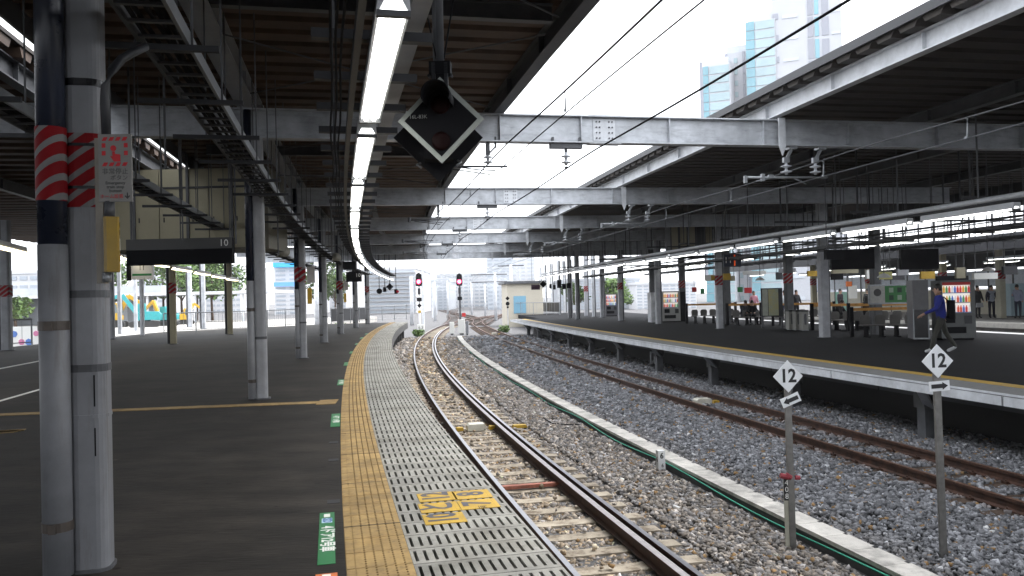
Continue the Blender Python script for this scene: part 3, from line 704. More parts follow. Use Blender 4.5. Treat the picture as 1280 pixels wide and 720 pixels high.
text('Emergency\ntrain stop\nbutton', .026, 'lettering', dk, sg, (.0, -.0075, top-.295), UP_FACE, .0004, bold=.0005)
text('ホーム設置', .027, 'lettering', ink_r, sg, (-.022, -.0075, top-.352), UP_FACE, .0004)
text('↓', .045, 'arrow', ink, sg, (.068, -.0075, top-.35), UP_FACE, .0004, bold=.001)
q = MB(); q.box((-.10, .03, -.25), (.045, .05, .86)); q.build('mounting_rail', mat('rail_tan', (.22, .20, .17), .5, var=.1), sg)
bx = thing('emergency_box', 'yellow emergency stop button box below the white sign', 'emergency box', at(138.5, 340, yb), R_(28))
q = MB(); q.slab([(-.035, -.02), (-.02, -.035), (.04, -.035), (.05, -.02), (.05, .06), (-.035, .06)], 0, .325); q.build('case', mat('box_yellow', (.26, .16, .006), .4, var=.08), bx)
for z, m_ in ((.28, ink), (.235, ink), (.18, ink_w), (.145, ink_w), (.085, ink_r), (.03, ink_w)):
    q = MB(); q.box((.0515, .02, z), (.003, .05, .025 if m_ is ink else .035)); q.build('label_plate', m_, bx)
q = MB(); q.cyl((-.02, 0.02, -.06), (-.02, .02, -.003), .026, n=10); q.build('conduit', galv, bx, True)
q = MB(); q.cyl((-.0, 0.02, .327), (.0, .02, .42), .03, n=10); q.build('socket', steel_m, bx, True)
q = MB(); zc = at(133, 168, 4.78)
q.tube([at(133, 172, 4.78), at(131, 130, 4.78), at(132, 108, 4.78), at(140, 88, 4.8), at(152, 74, 4.85), at(165, 66, 4.9), at(182, 58, 5.0)], .027, 10); tag(q.build('conduit_pipe', steel_d, None, True), 'bent grey conduit rising from the white sign to the cable rack', 'conduit')

# ---------------------------------------------------------------- overhead cable racks
def rack(C, off, z, w, y0, y1, label, cab=5):
    t = thing('cable_rack', label, 'cable rack')
    for s_ in (-1, 1):
        q = MB(); q.sweep(C, [(off+s_*w/2-.012, z), (off+s_*w/2-.012, z+.10), (off+s_*w/2+.012, z+.10), (off+s_*w/2+.012, z)], y0, y1, 1.5); q.build('side_rail', galv if s_ > 0 else steel_m, t)
    q = MB(); q.box((0, 0, .012), (w-.028, .035, .02)); me = q.mesh('rung', steel_m)
    for y in C.walk(y0+.1, y1, .30): put(me, 'rung', t, C.p(y, off, z), C.rz(y))
    for c in range(cab):
        oo = off - w/2+.05+c*(w-.1)/max(1, cab-1); q = MB()
        q.tube([C.p(y, oo+.015*math.sin(y*1.7+c*2), z+.045+.01*math.sin(y*.9+c)) for y in np.arange(y0, y1, 1.0)], .017, 6); q.build('cable', black, t, True)
    q = MB(); q.bb(-w/2-.35, w/2+.2, -.02, .02, -.045, -.004); me = q.mesh('cross_arm', steel_d)
    q = MB(); q.bb(w/2+.02, w/2+.035, -.008, .008, .0, ZD-z); q.bb(-w/2-.035, -w/2-.02, -.008, .008, 0, ZD-z); me2 = q.mesh('hanger_rod', steel_m)
    for y in C.walk(y0+.5, y1, 1.5): put(me, 'cross_arm', t, C.p(y, off, z), C.rz(y)); put(me2, 'hanger_rod', t, C.p(y, off, z), C.rz(y))
rack(CL, -2.36, 3.36, .30, 1.0, 54, 'ladder cable rack running overhead along the near columns')
rack(CL, -4.1, 3.36, .26, 4.0, 45, 'second ladder cable rack further left above the platform')

# ---------------------------------------------------------------- fluorescent lights, near platform
def lamp_mesh():
    a = MB(); a.prism([(-.085, .0), (-.07, .0), (-.045, .05), (.045, .05), (.07, 0), (.085, 0), (.075, .12), (-.075, .12)], 0, 2.5)
    return a.mesh('housing', lamp_case)
LH = lamp_mesh()
q = MB(); q.bb(-.066, .066, .06, 2.44, .004, .012); LD = q.mesh('diffuser', lampm)
q = MB(); q.cyl((0, .05, -.004), (0, 2.45, -.004), .016, n=8)
LT = q.mesh('tube', lampm)
q = MB(); q.bb(-.085, .085, 0, .04, -.03, .0); LE = q.mesh('end_cap', steel_m)
def light(C, y, off, z, label, group, tube=LT, diff=True):
    t = thing('fluorescent_light', label, 'light', C.p(y, off, z), C.rz(y+1.2), group)
    put(LH, 'housing', t)
    if diff: put(LD, 'diffuser', t)
    [put(LT, 'tube', t, (sx, 0, 0)) for sx in (-.032, .032)]; [put(LE, 'end_cap', t, (0, yy, 0)) for yy in (0, 2.45)]
    return t
LY = list(CL.walk(4.20, 56, 3.02))
for k, y in enumerate(LY): light(CL, y, -.97, 3.05, 'lit fluorescent light over the near platform edge, %s from the camera' % ORD[k], 'lit lights over the near platform edge')
lr = thing('light_rail', 'dark steel rail carrying the near row of fluorescent lights', 'light rail')
q = MB(); q.sweep(CL, [(-1.02, 3.14), (-1.02, 3.24), (-.92, 3.24), (-.92, 3.14)], 1.0, 56, 1.5); q.build('channel', lamp_case, lr)
q = MB(); q.sweep(CL, [(-1.14, 3.10), (-1.14, 3.20), (-1.10, 3.20), (-1.10, 3.10)], 1.0, 56, 1.5); q.build('side_channel', steel_d, lr)
q = MB(); q.sweep(CL, [(-.80, 3.36), (-.80, 3.40), (-.68, 3.40), (-.68, 3.36)], 1.0, 56, 1.5); q.build('cable_tray', steel, lr)
for c in range(3):
    q = MB(); q.tube([CL.p(y, -1.20-c*.035+.01*math.sin(y*2+c), 3.2-.02*c) for y in np.arange(1, 56, .8)], .009, 5); q.build('cable', black, lr, True)
q = MB(); q.bb(-.42, .34, -.035, .035, 3.25, 3.31); me = q.mesh('cross_arm', steel_d)
q = MB(); q.bb(-.008, .008, -.008, .008, 3.31, ZD); me2 = q.mesh('hanger_rod', steel_m)
for y in CL.walk(1.6, 56, .95): put(me, 'cross_arm', lr, CL.p(y, -.97), CL.rz(y))
for y in CL.walk(1.6, 56, 1.9): put(me2, 'hanger_rod', lr, CL.p(y, -1.25), CL.rz(y))
# thin cross rods and diagonal stays under the roof
bg = thing('roof_bracing', 'thin diagonal steel stays under the near roof', 'bracing')
for i in range(len(COLS)-1):
    ya, yb_ = COLS[i], COLS[i+1]
    for o1, o2 in ((1.4, -3.2), (-3.2, 1.4)):
        for s_ in range(2):
            y0 = ya+(yb_-ya)*s_/2; y1 = ya+(yb_-ya)*(s_+1)/2
            q = MB(); q.tube([CL.p(y0+.3, o1, 4.92), CL.p(y1-.3, o2, 4.92)], .012, 5); q.build('stay', steel_m, bg)
    q = MB(); ibeam(q, CL.p((ya+yb_)/2, -4.2, ZD-.002), CL.p((ya+yb_)/2, 1.4, ZD-.002), .22, .12); q.build('cross_beam', steel_m, bg)

# ================================================================ DEPARTURE SIGNAL
sgY = 6.35
c = at(551, 150, sgY)
dp = thing('departure_signal', 'black diamond shaped departure signal with white border hanging from the roof', 'signal', c, R_(-3))
def diamond(q, r, y0, y1): q.prism([(0, -r), (r, 0), (0, r), (-r, 0)], y0, y1)
q = MB(); diamond(q, .345, .0, .02); q.build('border_plate', mat('signal_border', (.40, .43, .40), .5, var=.08), dp)
q = MB(); diamond(q, .292, -.004, -.0005); q.build('black_face', black, dp)
q = MB(); q.prism([(-.14, .0), (.14, 0), (.14, .12), (-.14, .12)], .021, .22); q.build('rear_case', black, dp)
lens = mat('lens_dark_red', (.010, .002, .002), .6, var=0, spec=.1)
for zz in (.12, -.17):
    q = MB(); q.lathe([(.075, 0), (.075, .012), (.05, .024), (.0, .028)], n=18); o = q.build('lens', lens, dp, True); o.rotation_euler = (R_(90), 0, 0); o.location = (.0, -.004, zz)
# long tubular hood over the upper lens
q = MB(); N_ = 14; P = []; 
for yy in (-.005, -.30):
    for k in range(N_+1):
        a_ = R_(-20+220*k/N_)
        for r in (.112, .104): P.append((r*math.cos(a_), yy, .135+r*math.sin(a_)))
fs = []; row = 2*(N_+1)
for k in range(N_):
    a_ = 2*k; fs += [(a_, a_+2, row+a_+2, row+a_), (a_+1, row+a_+1, row+a_+3, a_+3), (row+a_, row+a_+2, row+a_+3, row+a_+1), (a_, a_+1, a_+3, a_+2)]
q.add(P, fs); q.build('hood', black, dp, True)
text('16L-83K', .042, 'lettering', mat('print_dim', (.35, .36, .35), .6, var=0), dp, (-.18, -.006, .03), UP_FACE, .0004)
q = MB(); q.box((0, .05, .42), (.17, .12, .10)); q.box((0, .05, .33), (.10, .08, .12)); q.build('clamp_block', black, dp)
for s_ in (-1, 1):
    q = MB(); q.box((s_*.05, .0, .36), (.03, .02, .2)); q.cyl((s_*.09, 0, .36), (s_*.09, .06, .36), .012, n=6); q.build('clamp_bar', steel_d, dp)
q = MB(); q.cyl((0, .05, .42), (-.0, .05, ZD-c.z+.1), .032, n=12); q.build('hanging_pole', steel_m, dp, True)
for s_ in (-1, 1):
    q = MB(); q.tube([(s_*.03, .05, .5), (s_*.16, .05, 1.2), (s_*.3, .05, 2.0)], .007, 5); q.build('stay_wire', black, dp)
c2 = at(548, 172, sgY+.55)
d2 = thing('departure_signal', 'second black diamond signal facing away just behind the bordered one', 'signal', c2, R_(6))
q = MB(); diamond(q, .385, 0, .02); q.build('black_face', black, d2)
q = MB(); q.bb(-.12, .12, -.2, -.001, -.22, .2); q.build('rear_case', black, d2)
for s_, zz in ((-1, -.22), (1, -.2)):
    q = MB(); q.tube([(s_*.16, -.005, zz), (s_*.19, -.04, zz-.02), (s_*.15, -.04, zz-.05)], .01, 5); q.build('clip', galv, d2, True)
q = MB(); q.cyl((0, .03, .3), (0, .03, ZD-c2.z+.1), .03, n=10); q.build('hanging_pole', steel_m, d2, True)

# ================================================================ OVERHEAD WIRES
def insulator(q, c, h, n=2, r=.09):
    c = Vector(c); q.lathe([(.02, 0), (.03, -.02)], c); z = -.02
    st = (h-.04)/n
    for k in range(n):
        q.lathe([(.028, z), (.03, z-st*.25), (r, z-st*.45), (r*1.05, z-st*.55), (.03, z-st*.72), (.026, z-st)], c); z -= st
def hanger(loc, rz, label, h=.26, bracket=.6):
    t = thing('insulator_hanger', label, 'insulator', loc, rz, 'insulators under the portal beams')
    q = MB(); q.box((0, 0, -.05), (bracket, .12, .09)); 
    for s_ in (-1, 1): q.box((s_*bracket*.42, 0, .04), (.03, .16, .12))
    q.build('bracket', steel_m, t)
    q = MB(); q.cyl((0, 0, -.09), (0, 0, -.16), .03, n=8); q.build('stem', steel_m, t)
    q = MB(); insulator(q, (0, 0, -.16), h); q.build('insulator', porc, t, True)
    q = MB(); q.cyl((0, 0, -.16-h), (0, 0, -.20-h), .03, n=8); q.build('clamp', steel_d, t); return t
def beam_pt(k, C, off):
    a = CL.p(COLS[k], -9.5, 4.37); d = Vector((CL.tan(COLS[k])[1], -CL.tan(COLS[k])[0], 0)); L = 0
    while True:
        e = a + d*L
        if (e.x-C.x(e.y))*C.tan(e.y)[1] > off or L > 40: return e, math.atan2(d.y, d.x)
        L += .02
feed_off = -1.05
for k in range(1, 6):
    e, rz = beam_pt(k, CT, -1.45)
    hanger(e, rz, 'insulator carrying the feeder wire under the %s beam' % ORD[k-1])
def wire(fn, label, r=.009, y0=-4, y1=130, step=1.0, name='overhead_wire', m_=None):
    q = MB(); q.tube([fn(y) for y in np.arange(y0, y1, step)], r, 6); return tag(q.build(name, m_ or black, None, True), label, 'wire')
def sag(y, period=8.9, y0=13.4, amp=.05): return -amp*math.sin(math.pi*(((y-y0) % period)/period))
wire(lambda y: CT.p(y, -1.45, 3.93+sag(y)), 'feeder wire hung from insulators between the two tracks', .013, -4, 62)
wire(lambda y: CL.p(y, TO+.02, 4.17+sag(y)), 'upper messenger wire above the near track', .012, -4, 110)
wire(lambda y: CL.p(y, TO+.1, 3.91), 'contact wire above the near track', .008, -4, 110)
wire(lambda y: CR.p(y, -.1, 4.02+sag(y)), 'upper messenger wire above the rust brown track', .011, -4, 110, m_=steel_m)
wire(lambda y: CR.p(y, -.0, 3.72), 'contact wire above the rust brown track', .010, -4, 110, m_=steel_m)
for j, (C, off, za, zb, ys_, lab) in enumerate(((CL, TO+.05, 3.91, 4.15, (9.6, 17.5, 26), 'near track'), (CR, -.05, 3.72, 4.0, (11.4, 14.9, 18.6, 22.6, 26, 33, 44), 'rust brown track'))):
    for i, y in enumerate(ys_):
        p = C.p(y, off); q = MB(); q.tube([p+Vector((0, .02, zb)), p+Vector((.0, -.03, zb-.02)), p+Vector((.0, -.035, zb-.1)), p+Vector((0, -.02, za+.05)), p+Vector((0, 0, za-.02))], .011, 5)
        q.box((p.x, p.y, za), (.03, .06, .03)); tag(q.build('dropper_clip', galv, None), 'wire hanger loop over the %s, %s from the camera' % (lab, ORD[i]), 'wire clip', 'hanger loops on the overhead wires')
def arm(k, C, off, label, dirn=1, z=-.78):
    e, rz = beam_pt(k, C, off); t = thing('wire_support_arm', label, 'support arm', e, rz, 'wire support arms under the beams')
    for i, x in enumerate((0, .62)):
        x *= dirn
        q = MB(); q.box((x, 0, -.03), (.16, .16, .05)); q.bar((x, 0, -.05), (x-.1*dirn, 0, -.22), .05, .05); q.box((x-.12*dirn, 0, -.26), (.12, .07, .1)); q.build('drop_bracket', galv, t)
        q = MB(); insulator(q, (x-.12*dirn, 0, -.31), .25, 2, .105); q.build('insulator', porc, t, True)
    q = MB(); q.cyl((-.95*dirn, 0, -.60), (.75*dirn, 0, -.59), .024, n=8); q.build('arm_tube', galv, t, True)
    q = MB(); q.box((-.62*dirn, 0, -.60), (.06, .07, .14)); q.box((-.98*dirn, 0, -.64), (.05, .06, .14)); q.box((-.45*dirn, 0, -.57), (.10, .05, .05)); q.build('clamp', galv, t)
    q = MB(); q.tube([(-.75*dirn, 0, -.67), (-.5*dirn, 0, -.62), (-.2*dirn, 0, -.58), (.0, 0, -.60), (.2*dirn, 0, -.66)], .013, 6); q.tube([(.0, 0, -.6), (.3*dirn, 0, -.72)], .01, 6); q.build('steady_arm', galv, t, True)
arm(1, CR, -.35, 'insulated support arm under the nearest beam on the right')
for k in (2, 3, 4): arm(k, CR, -.35, 'insulated support arm under the %s beam on the right' % ORD[k-1])
for k in (1, 2, 3, 4):
    e, rz = beam_pt(k, CL, TO-.15); t = thing('wire_support_arm', 'insulated support arm above the near track under the %s beam' % ORD[k-1], 'support arm', e, rz, 'wire support arms under the beams')
    q = MB(); q.box((0, 0, -.10), (.07, .07, .26)); q.box((.14, 0, .0), (.03, .05, .2)); q.bar((.14, 0, -.08), (.02, 0, -.2), .03, .03); q.build('drop_bracket', steel_m, t)
    q = MB(); insulator(q, (0, 0, -.20), .22, 2, .085); q.build('insulator', porc, t, True)
    q = MB(); q.cyl((-.8, 0, -.44), (.35, 0, -.43), .02, n=8); q.build('arm_tube', steel_m, t, True)
    q = MB(); q.tube([(-.6, 0, -.44), (-.2, -.05, -.5), (.12, -.1, -.52)], .011, 5); q.tube([(-.7, .1, -.46), (.05, .1, -.56)], .011, 5); q.build('steady_arm', steel_d, t)
    q = MB(); q.cyl((-.85, 0, -.5), (-.85, 0, -.36), .05, n=10); q.build('end_insulator', steel_m, t)

# ================================================================ SIGNS BY THE TRACK
def post12(base, lean, plate_z, arrow_dir, arrow_tilt, label, hpost, s=1.0, yaw=0):
    t = thing('track_sign', label, 'sign', base, yaw, 'twelve-car stop signs'); t.rotation_euler = (0, lean, yaw)
    q = MB(); q.slab([(-.034, -.02), (.034, -.02), (.034, .02), (.028, .02), (.028, -.013), (-.028, -.013), (-.028, .02), (-.034, .02)], 0, hpost); q.build('post', mat('post_zinc', (.20, .195, .185), .4, .5, var=.15, scale=12), t)
    r = .165*s
    q = MB(); q.prism([(0, plate_z-r*1.08), (r, plate_z), (0, plate_z+r*1.08), (-r, plate_z)], -.035, -.024); q.build('number_plate', mat('sign_plate_white', (.72, .74, .76), .5, var=.04), t)
    text('12', .205*s, 'numeral', ink, t, (0, -.0365, plate_z), UP_FACE, .0005, sx=.9, bold=.006)
    az = plate_z-r*1.08-.085
    a = put(MB().box((0, 0, 0), (.215, .01, .105)).mesh('arrow_plate', MATS['sign_plate_white']), 'arrow_plate', t, (.0+(.02 if arrow_dir < 0 else .01), -.03, az)); a.rotation_euler = (0, arrow_tilt, 0)
    q = MB(); q.prism([(-.088, -.022), (.03, -.022), (.03, -.04), (.088, 0), (.03, .04), (.03, .022), (-.088, .022)] if arrow_dir > 0 else [(.088, -.022), (.088, .022), (-.03, .022), (-.03, .04), (-.088, 0), (-.03, -.04), (-.03, -.022)], -.0085, -.006); put(q.mesh('arrow', ink), 'arrow', a)
    return t
b1 = onz(991, 686, -1.27); b2 = onz(1179.5, 697, -1.27)
z1 = at(988, 470, b1.y).z - b1.z; z2 = at(1177, 451, b2.y).z - b2.z
t = post12(b1, R_(-.3), z1, -1, R_(-22), 'white diamond sign 12 with tilted left arrow on a zinc post', z1+.1)
q = MB(); q.box((-.055, -.005, .42), (.052, .012, .84)); q.build('side_board', mat('board_beige', (.40, .39, .32), .6, var=.1), t)
q = MB(); q.box((-.05, -.013, .66), (.06, .004, .24)); q.build('black_label', ink, t)
for k, ch in enumerate('408'): text(ch, .085, 'numeral', ink_w, t, (-.05, -.016, .735-.075*k), UP_FACE, .0004)
q = MB(); q.cyl((-.12, -.02, .82), (-.03, -.02, .80), .03, n=8); q.cyl((-.06, -.02, .83), (.0, -.02, .79), .028, n=8); q.cyl((.05, -.01, .79), (.10, -.01, .785), .025, n=8); q.build('red_clamp', mat('clamp_red', (.30, .035, .05), .6, var=.25, scale=20), t)
post12(b2, R_(-.5), z2, 1, R_(-3), 'white diamond sign 12 with level right arrow on a zinc post', z2+.1)
p = onz(826, 587, -1.27); t = thing('number_stake', 'small white stake with the number 6 beside the concrete trough', 'marker', p, R_(14))
q = MB(); q.slab([(-.06, -.05), (.06, -.05), (.06, .05), (-.06, .05)], 0, .315); q.build('stake', mat('stake_white', (.74, .74, .74), .6, var=.05), t)
text('6', .13, 'numeral', ink, t, (.0, -.052, .23), UP_FACE, .0006, bold=.003); text('6', .085, 'numeral', ink, t, (.01, -.052, .075), UP_FACE, .0006, bold=.001)
o = text('6', .12, 'numeral', ink, t, (-.062, 0, .17), (R_(90), 0, R_(-90)), .0006, bold=.002)

# ================================================================ NEAR PLATFORM, LEFT PART
def hang_rods(t, xs, z0, z1, y=0, r=.012):
    for x in xs: q = MB(); q.cyl((x, y, z0), (x, y, z1), r, n=6); q.build('hanging_rod', steel_m, t)
Y10 = 15.2
a, b = at(160, 300, Y10), at(292, 329, Y10); c = (a+b)/2; w, h = b.x-a.x, a.z-b.z
t = thing('platform_sign', 'long black hanging sign with the number 10 on a grey band', 'sign', c, 0)
q = MB(); q.box((0, 0, 0), (w, .16, h)); q.build('case', black, t)
q = MB(); q.box((0, -.082, h*.29), (w, .004, h*.42)); q.build('grey_band', mat('band_grey', (.06, .06, .06), .6, var=0), t)
text('10', .18, 'numeral', ink_w, t, (w/2-.15, -.086, h*.28), UP_FACE, .001)
hang_rods(t, (-w*.47, .0, w*.47), h/2, 5.1-c.z)
# cream panel enclosure hung below the roof
Yp = 18.5
a, b = at(132, 214, Yp), at(330, 308, Yp)
t = thing('panel_enclosure', 'cream panelled enclosure hung under the roof behind the black sign 10', 'enclosure', (0, 0, 0))
xs = [a.x, at(163, 0, Yp).x, at(194, 0, Yp).x, at(230, 0, Yp).x, at(256, 0, Yp).x, at(285, 0, Yp).x, b.x]
zm = a.z - (a.z-b.z)*.22
for i in range(6):
    for z0, z1 in ((b.z, zm-.05), (zm, a.z)):
        q = MB(); q.bb(xs[i]+.012, xs[i+1]-.012, Yp, Yp+.04, z0, z1); q.build('panel', cream, t)
        if z0 == b.z:
            q = MB(); q.bb(xs[i]+.10, xs[i]+.12, Yp-.02, Yp, (z0+z1)/2-.08, (z0+z1)/2+.03); q.build('latch', steel_d, t)
q = MB(); q.bb(a.x-.1, b.x+.1, Yp+.041, Yp+1.6, b.z-.04, a.z+.02); q.build('frame', mat('frame_dark_cream', (.14, .13, .10), .6, var=.1), t)
q = MB(); q.bb(a.x, b.x, Yp-.03, Yp+.04, zm-.046, zm-.004); q.build('rail', steel_d, t)
for i, x in enumerate(xs[1:6:2]):
    q = MB(); q.bb(x-.03, x+.03, Yp-.05, Yp-.005, b.z-.3, 5.1); q.build('mullion', steel_m, t)
# vertical hanging rods near the panels, pipes
for k, (u, v0, v1, Y) in enumerate(((160, 75, 300, 12.0), (204, 60, 210, 11.0), (226, 175, 300, 15.0), (290, 60, 305, 14.3), (345, 180, 320, 17.0), (394, 216, 318, 24.0), (413, 222, 320, 24.0))):
    a, b = at(u, v0, Y), at(u+2, v1, Y); q = MB(); q.cyl((a.x, Y, max(a.z, ZD-.1)), (a.x, Y, b.z), .016, n=6)
    tag(q.build('hanging_rod', steel_m, None), 'thin steel rod hanging from the near roof, %s from the left' % ORD[k], 'rod', 'rods hanging from the near roof')
# conduit frames right of the second column
for k, (pts, Y) in enumerate((([(347, 219), (411, 220), (413, 230), (415, 315)], 17.5), ([(423, 309), (427, 313), (428, 340)], 24.0))):
    q = MB(); q.tube([at(u, v, Y) for u, v in pts], .018, 6); tag(q.build('conduit_pipe', steel_m, None, True), ('pale conduit bent downward beside the light row', 'short bent conduit near the far small signs')[k], 'conduit')
# second row of columns further left
P2 = [((217, 430), cream, .24, 'lamp-tinted column on the left part of the platform, nearer of the two'), ((288, 418), cream, .26, 'lamp-tinted column further along, farther of the two'),  # lamplight falling on these two is put into their cream colour
      ((9, 438), steel, .34, 'grey column with red hazard band at the left edge of the picture'), ((140, 424), steel, .27, 'grey column just right of the nearest column'),
      ((255, 411), steel_w, .24, 'pale column by the fence, right of the excavators'), ((238, 409), steel_w, .26, 'white pole like column standing beyond the fence')]
for (uv, mt, w, lab) in P2:
    p = onz(*uv, 0); t = thing('roof_column', lab, 'column', p, CL.rz(p.y), 'columns on the left part of the platform')
    hgt = 5.1 if p.y < 47 else 4.4
    q = MB(); q.slab(rounded(w, w*.2, 2), .02, hgt); q.build('post', mt, t)
    q = MB(); q.slab(rounded(w+.08, .05, 2), 0, .02); q.build('base_plate', steel_m, t)
    q = MB(); q.cyl((-w*.8, 0, .02), (-w*.8, 0, hgt), .06, n=8); q.build('drainpipe', steel_d if mt is cream else steel_m, t)
    if uv[0] in (9, 217):
        q = MB(); q.slab(rounded(w+.03, .05, 2), 2.1, 2.55); q.build('hazard_wrap', haz2, t)
for k, (u, v, Y) in enumerate(((178, 410, 44), (150, 411, 47), (170, 408, 52))):
    p = at(u, v, Y); p.z = 0; q = MB(); q.slab(rounded(.2, .04, 2), 0, 4.6); tag(put(q.mesh('roof_column', steel_w), 'roof_column', None, p), 'slim pale post in front of the excavators, %s from the right' % ORD[k], 'column', 'slim posts before the excavators')
# hanging signs and lamp rows further left
a, b = at(165, 330, 24), at(192, 349, 24); c = (a+b)/2
t = thing('platform_sign', 'small white hanging sign with the number 11 below the black sign', 'sign', c); w, h = b.x-a.x, a.z-b.z
q = MB(); q.box((0, 0, 0), (w, .12, h)); q.build('case', mat('sign_pale', (.55, .56, .60), .5, var=.03), t); q = MB(); q.box((0, -.062, -h*.2), (w*.9, .004, h*.14)); q.build('green_band', green, t)
text('11', .2, 'numeral', ink, t, (0, -.064, h*.22), UP_FACE, .001); hang_rods(t, (-w*.45, w*.45), h/2, 5.1-c.z)
q = MB(); q.box((-w/2-.1, 0, .0), (.08, .14, h*1.1)); q.build('end_block', black, t)
class Line:
    def __init__(s, p0, p1): s.p0, s.d = Vector(p0), (Vector(p1)-Vector(p0)).normalized()
for row, (p0, p1, n_) in enumerate(((at(-10, 306, 16), at(38, 313, 19), 1), (at(183, 329, 25), at(300, 352, 42), 5), (at(150, 322, 22), at(182, 329, 25), 1))):
    d = (p1-p0); d.z = 0; L = d.length; d.normalize(); rz = math.atan2(-d.x, d.y)
    for k in range(n_):
        c = p0 + (p1-p0)*(k/max(n_, 1)); t = thing('fluorescent_light', 'yellowish lit fluorescent light on the far left, %s' % (('at the picture edge', 'in the row leading right, %s' % ORD[k], 'just right of the yellow box')[row]), 'light', c, rz, 'lights on the far left')
        put(LH, 'housing', t); q = MB(); q.bb(-.1, .1, .05, 2.45, -.03, -.002); q.build('diffuser', lampw, t)
        q = MB(); q.cyl((0, .6, .085), (0, .6, 5.1-c.z), .01, n=5); q.build('hanging_rod', steel_m, t)
# small dark signs above the far end of the near platform
for k, (u0, v0, u1, v1, Y, txt) in enumerate(((428, 327, 445, 336.5, 30, ''), (433, 340, 452, 352, 31, '10'))):
    a, b = at(u0, v0, Y), at(u1, v1, Y); c = (a+b)/2; w, h = b.x-a.x, a.z-b.z
    t = thing('platform_sign', ('small black hanging box below the light row', 'small black hanging sign with the number 10 below the light row')[k], 'sign', c); q = MB(); q.box((0, 0, 0), (w, .15, h)); q.build('case', black, t)
    if txt: text(txt, .2, 'numeral', ink_w, t, (w*.3, -.08, .05), UP_FACE, .001)
    hang_rods(t, (-w*.4, w*.4), h/2, 5.1-c.z)
# far small diamond signals under the near roof end
for k, (u, v, Y, kind) in enumerate(((487, 358.5, 52, 'd'), (474, 364, 49, 'r'), (481, 362, 51, 's'), (495, 364.5, 53, 't'))):
    c = at(u, v, Y); t = thing('hanging_signal', ('small black diamond signal hanging at the far roof end', 'small dark round mirror hanging at the far roof end', 'small black square signal hanging at the far roof end', 'small black signal with red lamp at the far roof end')[k], 'signal', c)
    q = MB()
    if kind == 'd': diamond(q, .24, 0, .1)
    elif kind == 'r': q.cyl((0, 0, 0), (0, .1, 0), .17, n=14)
    else: q.box((0, 0, 0), (.2, .15, .3))
    q.build('face', black, t)
    if kind == 't': q = MB(); q.cyl((.12, -.09, 0), (.12, -.08, 0), .09, n=10); q.build('lens', mat('lens_red', (.4, .01, .03), .3, var=0), t)
    q = MB(); q.cyl((0, .05, .1), (0, .05, 5.2-c.z), .025, n=6); q.build('hanging_pole', steel_d, t)
# loudspeakers
for k, (u, v, Y) in enumerate(((352, 316, 20.0), (419, 323, 29.0))):
    c = at(u, v, Y); t = thing('loudspeaker', ('beige horn loudspeaker hanging right of the second column', 'small white loudspeaker hanging near the far small signs')[k], 'loudspeaker', c, R_(40))
    q = MB(); q.lathe([(.05, -.16), (.07, -.1), (.09, .0), (.16, .12), (.17, .13)], n=14); o = q.build('horn', mat('speaker_beige', (.25,.24,.2), .5, var=.05), t, True); o.rotation_euler = (R_(70), 0, 0)
    q = MB(); q.cyl((0, 0, .05), (0, 0, 5.2-c.z), .015, n=6); q.build('hanging_rod', steel_m, t)

# ---------------------------------------------------------------- fences
def fence(p0, p1, label, h=1.15, pitch=.13, solid=None, post=1.6):
    p0, p1 = Vector(p0), Vector(p1); d = p1-p0; L = d.length; d.normalize(); t = thing('platform_fence', label, 'fence', p0, math.atan2(d.y, d.x))
    q = MB(); q.cyl((0, 0, h), (L, 0, h), .03, n=8); q.build('top_rail', galv, t); q = MB(); q.cyl((0, 0, .15), (L, 0, .15), .02, n=6); q.build('bottom_rail', galv, t)
    q = MB(); q.cyl((0, 0, 0), (0, 0, h), .03, n=8); me = q.mesh('post', galv)
    x = 0
    while x <= L+.01: put(me, 'post', t, (x, 0, 0)); x += L/max(1, round(L/post))
    if solid:
        q = MB(); q.bb(.02, L-.02, -.01, .01, .2, h-.06); q.build('panel', solid, t)
    else:
        q = MB(); q.cyl((0, 0, .15), (0, 0, h), .011, n=5, caps=False); me = q.mesh('bar', galv)
        x = pitch
        while x < L: put(me, 'bar', t, (x, 0, 0)); x += pitch
    return t
f1, f2, f3 = onz(285, 413.5, 0), onz(342, 410.5, 0), onz(415, 405.8, 0)
fence(onz(205, 416, 0), f1, 'pale railing of upright bars in front of the excavators', pitch=.22)
fence(f1, onz(378, 407.5, 0), 'grey railing of upright bars along the end of the near platform', pitch=.2)
fence(onz(414, 406, 0), onz(460, 402.2, 0), 'dark solid panelled railing at the far end of the near platform', solid=steel_d)
fence(onz(462, 402, 0), onz(508, 399.5, 0), 'thin open railing across the tip of the near platform', pitch=1.4)
fence(onz(-20, 436, 0), onz(40, 432, 0), 'low railing at the far left edge of the picture', pitch=.4)

